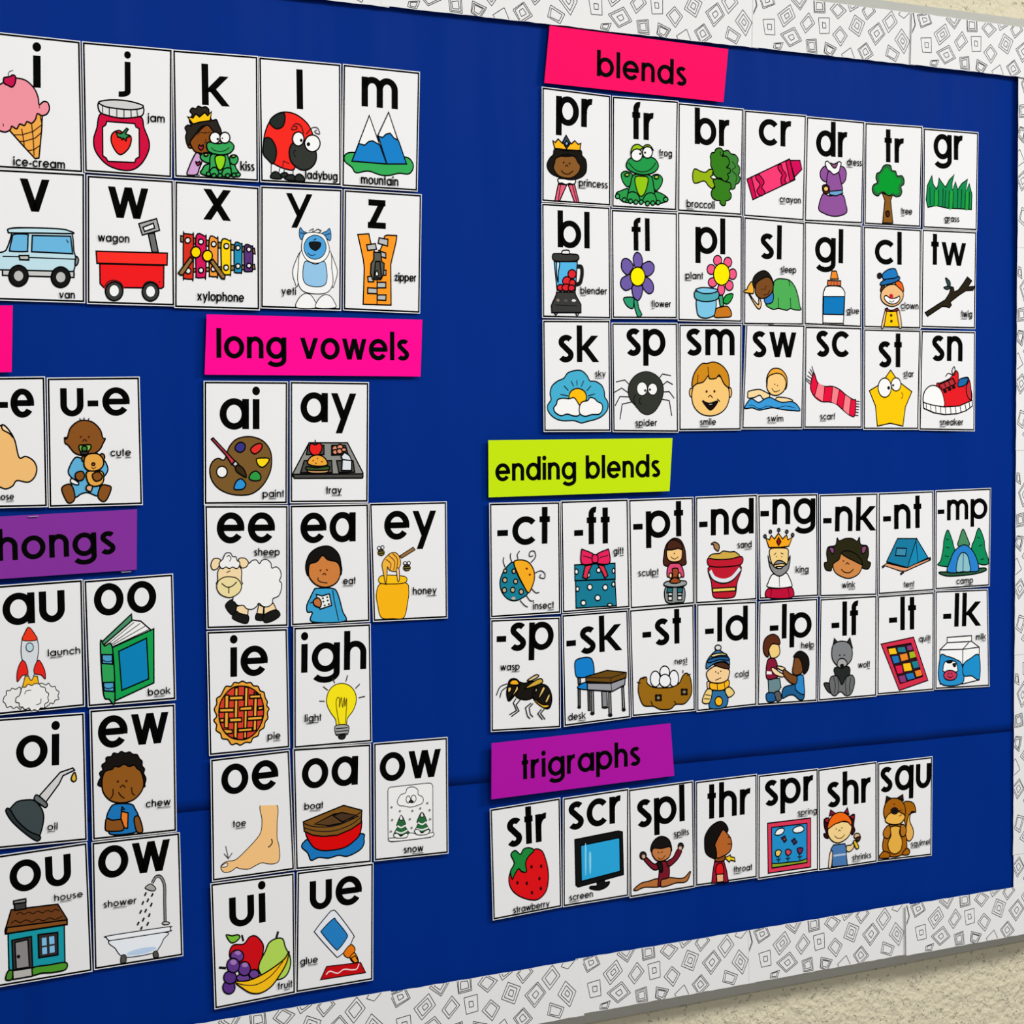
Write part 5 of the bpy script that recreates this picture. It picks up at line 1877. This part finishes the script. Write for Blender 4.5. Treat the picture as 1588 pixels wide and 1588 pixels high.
s 7a1828 -80,398 77,397 113,328 104,189 -16,170 -32,96 -76,108 -52,291 -81,341
s 7a1828 -279,504 -147,395 -80,387 -74,316 -163,328 -309,473
s 7a1828 77,391 182,436 259,532 326,500 242,394 113,328
s 2a2224 -263,513 -279,481 -316,472 -354,490 -369,526 -353,559 -315,568 -278,550
s 2a2224 357,561 343,533 311,524 279,540 267,571 280,600 312,608 344,592
S d8a888 -282,504 -290,487 -309,482 -327,492 -335,511 -327,528 -308,533 -289,523
S d8a888 331,540 323,525 304,520 285,529 277,547 285,562 304,567 323,558
# head
s 181412 -175,549 -174,641 -98,714 6,730 110,677 154,579 138,511 -27,508
s c47a44 -168,525 -145,592 -11,576 124,583 146,522 107,445 2,412 -102,436
c 7 3a1408 -72,461 -13,437 48,481
l 7 3a1408 -78,537 -49,522
l 7 3a1408 -26,525 11,532
s 181412 -88,399 -13,384 0,284 -37,277
C [spl]its 188,705 445,702 60
@ thr 0.3434 -0.4961 -0.0013
Q -540,1382 525,1387 534,-2 -534,2
T thr -336,871 418,861 337
# shirt
p 9a1a30 -212,293 -50,281 -3,151 28,0 -258,15 -243,143
s e01a1e -174,241 -81,255 -57,116 -181,124
p f0b888 -177,124 -57,116 -57,15 -170,17
# head
s 8a4a20 -197,362 -35,356 -50,293 -189,296
s b8642a -174,631 -66,702 12,635 66,570 82,474 43,395 -81,349 -182,348 -220,518
s 14110f -382,558 -367,662 -267,770 -128,817 -35,781 19,705 -4,660 -66,702 -128,638 -167,583 -205,516 -182,431 -189,337 -297,373 -366,439
c 8 2a1008 12,593 66,588
c 8 2a1008 12,505 77,498
# arrow
p f4d020 -34,326 59,355 62,328 129,314 140,260 67,286 40,263
C [thr]oat 111,121 431,114 61
@ spr 0.4530 -0.4993 -0.0018
Q -540,1396 539,1393 548,1 -548,-1
T spr -430,976 458,960 336
# picture_frame
p e03a5a -376,736 401,730 404,64 -366,66
p 2490cc -307,672 334,665 336,132 -298,127
# meadow
p 8aa82a -301,190 -152,176 2,174 188,166 336,184 336,134 -298,130
# cloud
s f4f4f2 -246,580 -200,633 -115,647 -77,614 -123,567 -200,558
s f4f4f2 77,604 139,638 233,641 280,590 217,555 109,561
# butterfly
S 241828 -31,466 -58,460 -101,474 -134,500 -138,523 -110,529 -67,515 -34,488
S 241828 -43,490 -52,454 -76,441 -100,459 -110,497 -101,533 -77,546 -53,529
S 241828 160,422 134,412 90,421 52,443 43,466 68,475 113,467 151,444
S 241828 135,440 126,405 102,393 77,411 67,447 77,482 101,495 125,477
S b05030 -64,492 -69,485 -80,482 -90,487 -95,496 -90,503 -80,505 -69,501
S 40507a 117,442 112,435 101,432 90,437 86,446 90,453 101,455 112,451
# tulip
l 10 14303a -183,281 -180,177
l 10 14303a -14,280 -14,176
l 10 14303a 200,274 203,164
s f0c860 -237,344 -184,361 -137,333 -176,274 -229,286
s d84a5a -53,342 1,347 48,308 -6,267 -45,289
s 7a2a5a 156,342 249,338 234,282 187,270
l 10 14303a -222,245 -180,217 -145,242
l 10 14303a -53,238 -14,216 25,235
l 10 14303a 164,237 203,216 242,235
C [spr]ing 157,787 506,787 59
@ shr 0.5631 -0.5003 0.0037
Q -563,1394 540,1401 548,-3 -548,3
T shr -393,857 434,841 338
# dress
p 4a78b0 -274,328 -59,322 -27,253 -35,172 -11,17 -298,32 -306,226 -322,275
P b0c0d8 -274,193 -43,191 -43,164 -274,167
s f2d8b8 -338,230 -290,230 -314,34 -365,40
s f0cf98 -27,289 54,292 110,332 102,251 37,205 -27,218
# hair
s 3a0c14 -448,685 -385,702 -385,515 -369,432 -433,451 -453,499 -409,506 -441,591
s 3a0c14 38,681 118,702 102,557 126,484 70,431 38,528
p 8a1a3a -353,734 -326,813 -234,756
p 8a1a3a -75,752 -18,810 14,719
p a81a34 -448,697 -361,711 -369,642 -425,659
p a81a34 22,695 118,702 102,627
# face
s f6d590 -377,561 -314,613 -171,633 -27,617 54,585 54,491 -11,404 -155,350 -282,376 -369,467
s f26a14 -385,562 -353,675 -266,748 -139,764 -27,723 54,632 54,562 -11,616 -91,636 -186,623 -266,608
c 8 3a1a08 -258,455 -203,414 -123,411 -67,452
S 3a1a08 -217,544 -220,537 -226,534 -233,538 -236,546 -233,553 -226,556 -220,552
S 3a1a08 -113,547 -116,540 -123,537 -129,541 -132,549 -129,556 -123,558 -116,555
c 7 3a1a08 -190,506 -167,525 -147,504
# ice_cream
s e8c030 94,334 134,341 183,277 191,235 142,235
s dcb890 221,397 204,370 163,363 122,379 105,409 122,436 163,443 204,427
s 4a2818 134,377 223,391 207,339 166,332
C [shr]inks 66,76 426,78 61
@ squ 0.6721 -0.5015 -0.0173
Q -560,1384 519,1397 534,-6 -534,6
T squ -509,970 492,962 341
# tail
s a8660f -39,781 61,797 162,753 202,636 115,649 83,580 18,466 -35,590
s e8b058 182,638 106,638 84,520 154,395 148,287 73,240 5,312 18,466 65,606
# squirrel_body
s a8620f -426,314 -331,496 -82,487 4,348 33,190 10,84 -189,43 -371,84 -439,185
s a8620f -511,73 -422,142 -306,101 -321,43 -486,53
s a8620f -56,66 25,143 93,100 61,50
s b5701c -404,455 -331,496 -280,420 -327,317 -410,336 -436,398
s b5701c -90,475 -15,469 17,382 -28,315 -96,345
s e8b045 -289,468 -115,459 -121,371 -61,258 -91,129 -206,86 -307,137 -342,247 -286,349
# head
p 2a1a18 -404,810 -381,903 -281,866
p 2a1a18 -165,869 -66,903 -48,818
s a8620f -433,671 -403,798 -306,862 -173,857 -73,808 -12,707 -18,589 -83,510 -232,499 -365,546
s f0b850 -399,585 -318,661 -153,671 -27,613 -34,554 -116,501 -248,501 -365,534
S 1c1210 -146,683 -168,647 -222,636 -276,656 -299,695 -277,730 -224,741 -169,722
c 9 1c1210 -311,708 -236,678
c 9 1c1210 -203,675 -87,690
c 8 3a1a08 -135,610 -93,619 -102,643
c 7 3a1a08 -254,781 -213,786
C [squ]irrel 102,148 479,171 59
@ H_blends 0.1898 0.5237 -0.0119
Q -1379,701 1528,693 1454,4 -1454,-4
T blends -631,149 825,161 235
@ H_long -0.2852 0.1652 -0.0016
Q -1426,673 1483,673 1456,0 -1456,0
T long_vowels -1305,182 1293,197 242
@ H_ending 0.1010 0.0198 0.0023
Q -1416,689 1469,682 1417,4 -1417,-4
T ending_blends -1316,195 1264,186 212
@ H_tri 0.1057 -0.3479 0.0077
Q -1448,686 1402,685 1461,0 -1461,0
T trigraphs -995,202 894,189 233
@ H_diph -0.6678 -0.0523 0.0199
Q -1484,663 1531,664 1507,0 -1507,0
T diphthongs -1326,199 1255,184 246
@ H_pink -0.7732 0.1644 0.0214
Q -1073,703 1136,705 1099,-1 -1099,1
"""
ABOUT = {
    'i': ('picture_card', 'white card with letters i and a pink ice-cream cone', 'card', 'alphabet picture cards', None, 0.0),
    'j': ('picture_card', 'white card with letters j and a jar of strawberry jam', 'card', 'alphabet picture cards', None, 0.0),
    'k': ('picture_card', 'white card with letters k and a princess kissing a frog', 'card', 'alphabet picture cards', None, 0.0),
    'l': ('picture_card', 'white card with letters l and a red ladybug', 'card', 'alphabet picture cards', None, 0.0),
    'm': ('picture_card', 'white card with letters m and two snowy blue mountains', 'card', 'alphabet picture cards', None, 0.0),
    'v': ('picture_card', 'white card with letters v and a light blue van', 'card', 'alphabet picture cards', None, 0.0),
    'w': ('picture_card', 'white card with letters w and a red toy wagon', 'card', 'alphabet picture cards', None, 0.0),
    'x': ('picture_card', 'white card with letters x and a rainbow xylophone with mallets', 'card', 'alphabet picture cards', None, 0.0),
    'y': ('picture_card', 'white card with letters y and a white and blue yeti', 'card', 'alphabet picture cards', None, 0.0),
    'z': ('picture_card', 'white card with letters z and an orange zipper', 'card', 'alphabet picture cards', None, 0.0),
    'oe': ('picture_card', 'white card with letters o-e and a big nose', 'card', 'silent e cards', None, 0.0),
    'ue2': ('picture_card', 'white card with letters u-e and a baby hugging a teddy bear', 'card', 'silent e cards', None, 0.0),
    'ai': ('picture_card', 'white card with letters ai and a paint palette with brush', 'card', 'long vowel cards', None, 0.0),
    'ay': ('picture_card', 'white card with letters ay and a lunch tray of food', 'card', 'long vowel cards', None, 0.0),
    'ee': ('picture_card', 'white card with letters ee and a woolly sheep', 'card', 'long vowel cards', None, 0.0),
    'ea': ('picture_card', 'white card with letters ea and a boy eating a cracker', 'card', 'long vowel cards', None, 0.0),
    'ey': ('picture_card', 'white card with letters ey and a pot of honey with bees', 'card', 'long vowel cards', None, 0.0),
    'ie': ('picture_card', 'white card with letters ie and a lattice-topped pie', 'card', 'long vowel cards', None, 0.0),
    'igh': ('picture_card', 'white card with letters igh and a glowing yellow light bulb', 'card', 'long vowel cards', None, 0.0),
    'oe2': ('picture_card', 'white card with letters oe and a bare foot and toe arrow', 'card', 'long vowel cards', None, 0.0),
    'oa': ('picture_card', 'white card with letters oa and a red rowing boat', 'card', 'long vowel cards', None, 0.0),
    'ow1': ('picture_card', 'white card with letters ow and a snowy cloud scene', 'card', 'long vowel cards', None, 0.0),
    'ui': ('picture_card', 'white card with letters ui and a heap of fruit', 'card', 'long vowel cards', None, 0.0),
    'ue3': ('picture_card', 'white card with letters ue and a tipped glue bottle on red paper', 'card', 'long vowel cards', None, 0.0),
    'au': ('picture_card', 'white card with letters au and a rocket launching', 'card', 'diphthong cards', None, 0.0),
    'oo': ('picture_card', 'white card with letters oo and a green and blue book', 'card', 'diphthong cards', None, 0.0),
    'oi': ('picture_card', 'white card with letters oi and a grey oil can dripping', 'card', 'diphthong cards', None, 0.0),
    'ew': ('picture_card', 'white card with letters ew and a boy chewing a snack bar', 'card', 'diphthong cards', None, 0.0),
    'ou': ('picture_card', 'white card with letters ou and a teal house with brown roof', 'card', 'diphthong cards', None, 0.0),
    'ow2': ('picture_card', 'white card with letters ow and a shower over a bathtub', 'card', 'diphthong cards', None, 0.0),
    'pr': ('picture_card', 'white card with letters pr and a princess wearing a gold crown', 'card', 'blends cards', None, 0.0),
    'fr': ('picture_card', 'white card with letters fr and a sitting green frog', 'card', 'blends cards', None, 0.0),
    'br': ('picture_card', 'white card with letters br and a green broccoli floret', 'card', 'blends cards', None, 0.0),
    'cr': ('picture_card', 'white card with letters cr and a fat pink crayon', 'card', 'blends cards', None, 0.0),
    'dr': ('picture_card', 'white card with letters dr and a purple dress', 'card', 'blends cards', None, 0.0),
    'tr': ('picture_card', 'white card with letters tr and a leafy green tree', 'card', 'blends cards', None, 0.0),
    'gr': ('picture_card', 'white card with letters gr and a tuft of green grass', 'card', 'blends cards', None, 0.0),
    'bl': ('picture_card', 'white card with letters bl and a blender full of red fruit', 'card', 'blends cards', None, 0.0),
    'fl': ('picture_card', 'white card with letters fl and a purple flower', 'card', 'blends cards', None, 0.0),
    'pl': ('picture_card', 'white card with letters pl and a pink flower and blue pot', 'card', 'blends cards', None, 0.0),
    'sl': ('picture_card', 'white card with letters sl and a child asleep under green blanket', 'card', 'blends cards', None, 0.0),
    'gl': ('picture_card', 'white card with letters gl and an upright glue bottle with blue label', 'card', 'blends cards', None, 0.0),
    'cl': ('picture_card', 'white card with letters cl and a clown in a blue hat', 'card', 'blends cards', None, 0.0),
    'tw': ('picture_card', 'white card with letters tw and a dark brown twig', 'card', 'blends cards', None, 0.0),
    'sk': ('picture_card', 'white card with letters sk and sun and clouds in blue sky', 'card', 'blends cards', None, 0.0),
    'sp': ('picture_card', 'white card with letters sp and a black big-eyed spider', 'card', 'blends cards', None, 0.0),
    'sm': ('picture_card', 'white card with letters sm and a smiling boy with brown hair', 'card', 'blends cards', None, 0.0),
    'sw': ('picture_card', 'white card with letters sw and a child swimming', 'card', 'blends cards', None, 0.0),
    'sc': ('picture_card', 'white card with letters sc and a striped red scarf', 'card', 'blends cards', None, 0.0),
    'st': ('picture_card', 'white card with letters st and a yellow star with eyes', 'card', 'blends cards', None, 0.0),
    'sn': ('picture_card', 'white card with letters sn and a red sneaker', 'card', 'blends cards', None, 0.0),
    'ct': ('picture_card', 'white card with letters -ct and a teal and orange insect', 'card', 'ending blends cards', None, 0.0),
    'ft': ('picture_card', 'white card with letters -ft and a spotted gift with red bow', 'card', 'ending blends cards', None, 0.0),
    'pt': ('picture_card', 'white card with letters -pt and a girl sculpting clay', 'card', 'ending blends cards', None, 0.0),
    'nd': ('picture_card', 'white card with letters -nd and a red bucket of sand', 'card', 'ending blends cards', None, 0.0),
    'ng': ('picture_card', 'white card with letters -ng and a bearded king', 'card', 'ending blends cards', None, 0.0),
    'nk': ('picture_card', 'white card with letters -nk and a winking girl', 'card', 'ending blends cards', None, 0.0),
    'nt': ('picture_card', 'white card with letters -nt and a blue ridge tent', 'card', 'ending blends cards', None, 0.0),
    'mp': ('picture_card', 'white card with letters -mp and a camp tent among pine trees', 'card', 'ending blends cards', None, 0.0),
    'sp2': ('picture_card', 'white card with letters -sp and a black and yellow wasp', 'card', 'ending blends cards', None, 0.0),
    'sk2': ('picture_card', 'white card with letters -sk and a school desk with blue chair', 'card', 'ending blends cards', None, 0.0),
    'st2': ('picture_card', 'white card with letters -st and a nest of white eggs', 'card', 'ending blends cards', None, 0.0),
    'ld': ('picture_card', 'white card with letters -ld and a cold child in knit hat', 'card', 'ending blends cards', None, 0.0),
    'lp': ('picture_card', 'white card with letters -lp and one child helping another up', 'card', 'ending blends cards', None, 0.0),
    'lf': ('picture_card', 'white card with letters -lf and a sitting grey wolf', 'card', 'ending blends cards', None, 0.0),
    'lt': ('picture_card', 'white card with letters -lt and a patchwork quilt', 'card', 'ending blends cards', None, 0.0),
    'lk': ('picture_card', 'white card with letters -lk and a blue milk carton', 'card', 'ending blends cards', None, 0.0),
    'str': ('picture_card', 'white card with letters str and a big red strawberry', 'card', 'trigraph cards', None, 0.0),
    'scr': ('picture_card', 'white card with letters scr and a black monitor with blue screen', 'card', 'trigraph cards', None, 0.0),
    'spl': ('picture_card', 'white card with letters spl and a gymnast doing the splits', 'card', 'trigraph cards', None, 0.0),
    'thr': ('picture_card', 'white card with letters thr and an arrow pointing at a throat', 'card', 'trigraph cards', None, 0.0),
    'spr': ('picture_card', 'white card with letters spr and a framed spring garden scene', 'card', 'trigraph cards', None, 0.0),
    'shr': ('picture_card', 'white card with letters shr and a red-haired girl holding ice cream', 'card', 'trigraph cards', None, 0.0),
    'squ': ('picture_card', 'white card with letters squ and a brown squirrel', 'card', 'trigraph cards', None, 0.0),
    'H_blends': ('header_card', 'hot pink header card reading blends', 'sign', 'section header cards', 'ff0062', 0.003),
    'H_long': ('header_card', 'magenta pink header card reading long vowels', 'sign', 'section header cards', 'ff0094', 0.0025),
    'H_ending': ('header_card', 'lime green header card reading ending blends', 'sign', 'section header cards', 'c4e60a', 0.0025),
    'H_tri': ('header_card', 'bright purple header card reading trigraphs', 'sign', 'section header cards', 'ae12a2', 0.003),
    'H_diph': ('header_card', 'dark purple header card reading diphthongs', 'sign', 'section header cards', '84309a', 0.0025),
    'H_pink': ('header_card', 'blank-ended pink header card above the o-e card', 'sign', 'section header cards', 'ff0082', 0.0025),
}
BLACK = hexcol('030403'); OUTLINE = hexcol('060505')
U = 1e-4
def pts(tok): return [(float(a) * U, float(b) * U) for a, b in (t.split(',') for t in tok)]
rnd = random.Random(11)
blocks = []
for ln in ART.strip().splitlines():
    t = ln.split()
    if not t: continue
    if t[0] == '@': blocks.append((t, []))
    else: blocks[-1][1].append(t)
STROKE = 0.0017
for head, body in blocks:
    key = head[1]; cx, cz, turn = (float(a) for a in head[2:5])
    name, label, cat, group, colour, lift = ABOUT[key]
    root = bpy.data.objects.new(name, None); C.objects.link(root)
    tag(root, label, cat, group)
    tx = rnd.uniform(-.006, .009); tz = rnd.uniform(-.009, .009)
    root.location = (cx, -(0.0052 + lift + abs(tz) * .05 + max(0, -tx) * .1), ZC + cz)
    root.rotation_euler = (tx if not lift else tx * .4, -turn, tz)
    layer = 0.0004; parts = []; cur = None; sw = STROKE
    for t in body:
        op = t[0]
        if op == 'Q':
            q = pts(t[1:])
            v, f = slab(q, -0.0004, 0.0)
            if colour:
                m = material('coloured_card_' + colour, hexcol(colour), 0.55, 0.05)
                mesh('sheet', v, f, m, root)
            else:
                mesh('sheet', v, f, M_CARD, root)
                ink = Ink(0.00046)
                ctr = Vector((sum(p[0] for p in q) / 4, sum(p[1] for p in q) / 4))
                ins = []
                for i in range(4):                       # printed black line a little inside the cut edge
                    a, b, c = Vector(q[i - 1]), Vector(q[i]), Vector(q[(i + 1) % 4])
                    d = (a - b).normalized() + (c - b).normalized()
                    ins.append(tuple(b + d * 0.0020))
                ink.ribbon(ins, 0.0020, BLACK, True)
                ink.build('border_line', root)
            layer = 0.0005
        elif op == 'T' or op == 'C':
            ink = Ink(0.0019 if op == 'C' else 0.00049)
            p = pts(t[2:4])
            lettering(ink, t[1].replace('_', ' '), p[0], p[1], float(t[4]) * U, 0.215 if op == 'T' else 0.2, BLACK)
            ink.build('lettering' if op == 'T' else 'caption', root)
        elif op == '#':
            cur = t[1]
        elif op == 'w': sw = float(t[1]) * U * 1.4
        else:
            layer += 0.00003
            ink = Ink(layer)
            if op in 'lc':
                P = pts(t[3:])
                P = spline(P, False) if op == 'c' else P
                ink.ribbon(P, float(t[1]) * U * 1.45, hexcol(t[2]))
            else:
                P = pts(t[2:])
                if op in 'sS': P = spline(P, True, 5)
                ink.face(P, hexcol(t[1]))
                if op in 'ps':
                    layer += 0.00001; ink.d = layer
                    ink.ribbon(P, sw, OUTLINE, True)
            parts.append([cur, min(p[0] for p in P), max(p[0] for p in P), min(p[1] for p in P), max(p[1] for p in P), ink])
    merged = []                                          # shapes that touch are one part, separate ones are parts of their own
    for s in parts:
        hit = [m for m in merged if m[0] == s[0] and m[1] < s[2] and s[1] < m[2] and m[3] < s[4] and s[3] < m[4]]
        for m in hit:
            s = [s[0], min(s[1], m[1]), max(s[2], m[2]), min(s[3], m[3]), max(s[4], m[4]), m[5].join(s[5])]
            merged.remove(m)
        merged.append(s)
    merged.sort(key=lambda m: -(m[2] - m[1]) * (m[4] - m[3]))
    built = []
    for m in merged:                                     # a part drawn wholly upon a bigger one belongs to it
        host = [b for b in built if b[6] is root and b[0] != m[0] and b[1] <= m[1] and m[2] <= b[2] and b[3] <= m[3] and m[4] <= b[4]]
        par = host[-1][7] if host else root
        built.append(m + [par, m[5].build(m[0], par)])

# staples that hold the purple header
def staple(x, z, ang, label):
    n = 8; w = 0.011
    ink_v = []; ink_f = []
    sec = [(-.0004, -.0004), (.0004, -.0004), (.0004, .0004), (-.0004, .0004)]
    path = [(-w / 2, 0.004), (-w / 2, 0.0002), (-w / 2 + .0006, -0.0005), (w / 2 - .0006, -0.0005), (w / 2, 0.0002), (w / 2, 0.004)]
    for px, py in path:
        for a, b in sec: ink_v.append((px + a * (1 if abs(px) > w / 2 - .0001 else .2), py + (b if abs(px) < w / 2 - .0001 else a * .2), b if abs(px) > w / 2 - .0001 else a))
    for i in range(len(path) - 1):
        for k in range(4):
            l = (k + 1) % 4; ink_f.append((4 * i + k, 4 * i + l, 4 * i + 4 + l, 4 * i + 4 + k))
    ink_f += [(3, 2, 1, 0), (20, 21, 22, 23)]
    o = mesh('staple', ink_v, ink_f, M_STAPLE)
    o.location = (x, -0.0098, z); o.rotation_euler = (0, ang, 0)
    tag(o, label, 'staple', 'staples in the purple header')
staple(-0.6406, ZC + 0.0129, -0.02, 'small steel staple at the top edge of the purple header')
staple(-0.5307, ZC + -0.0510, -0.02, 'small steel staple at the bottom edge of the purple header')
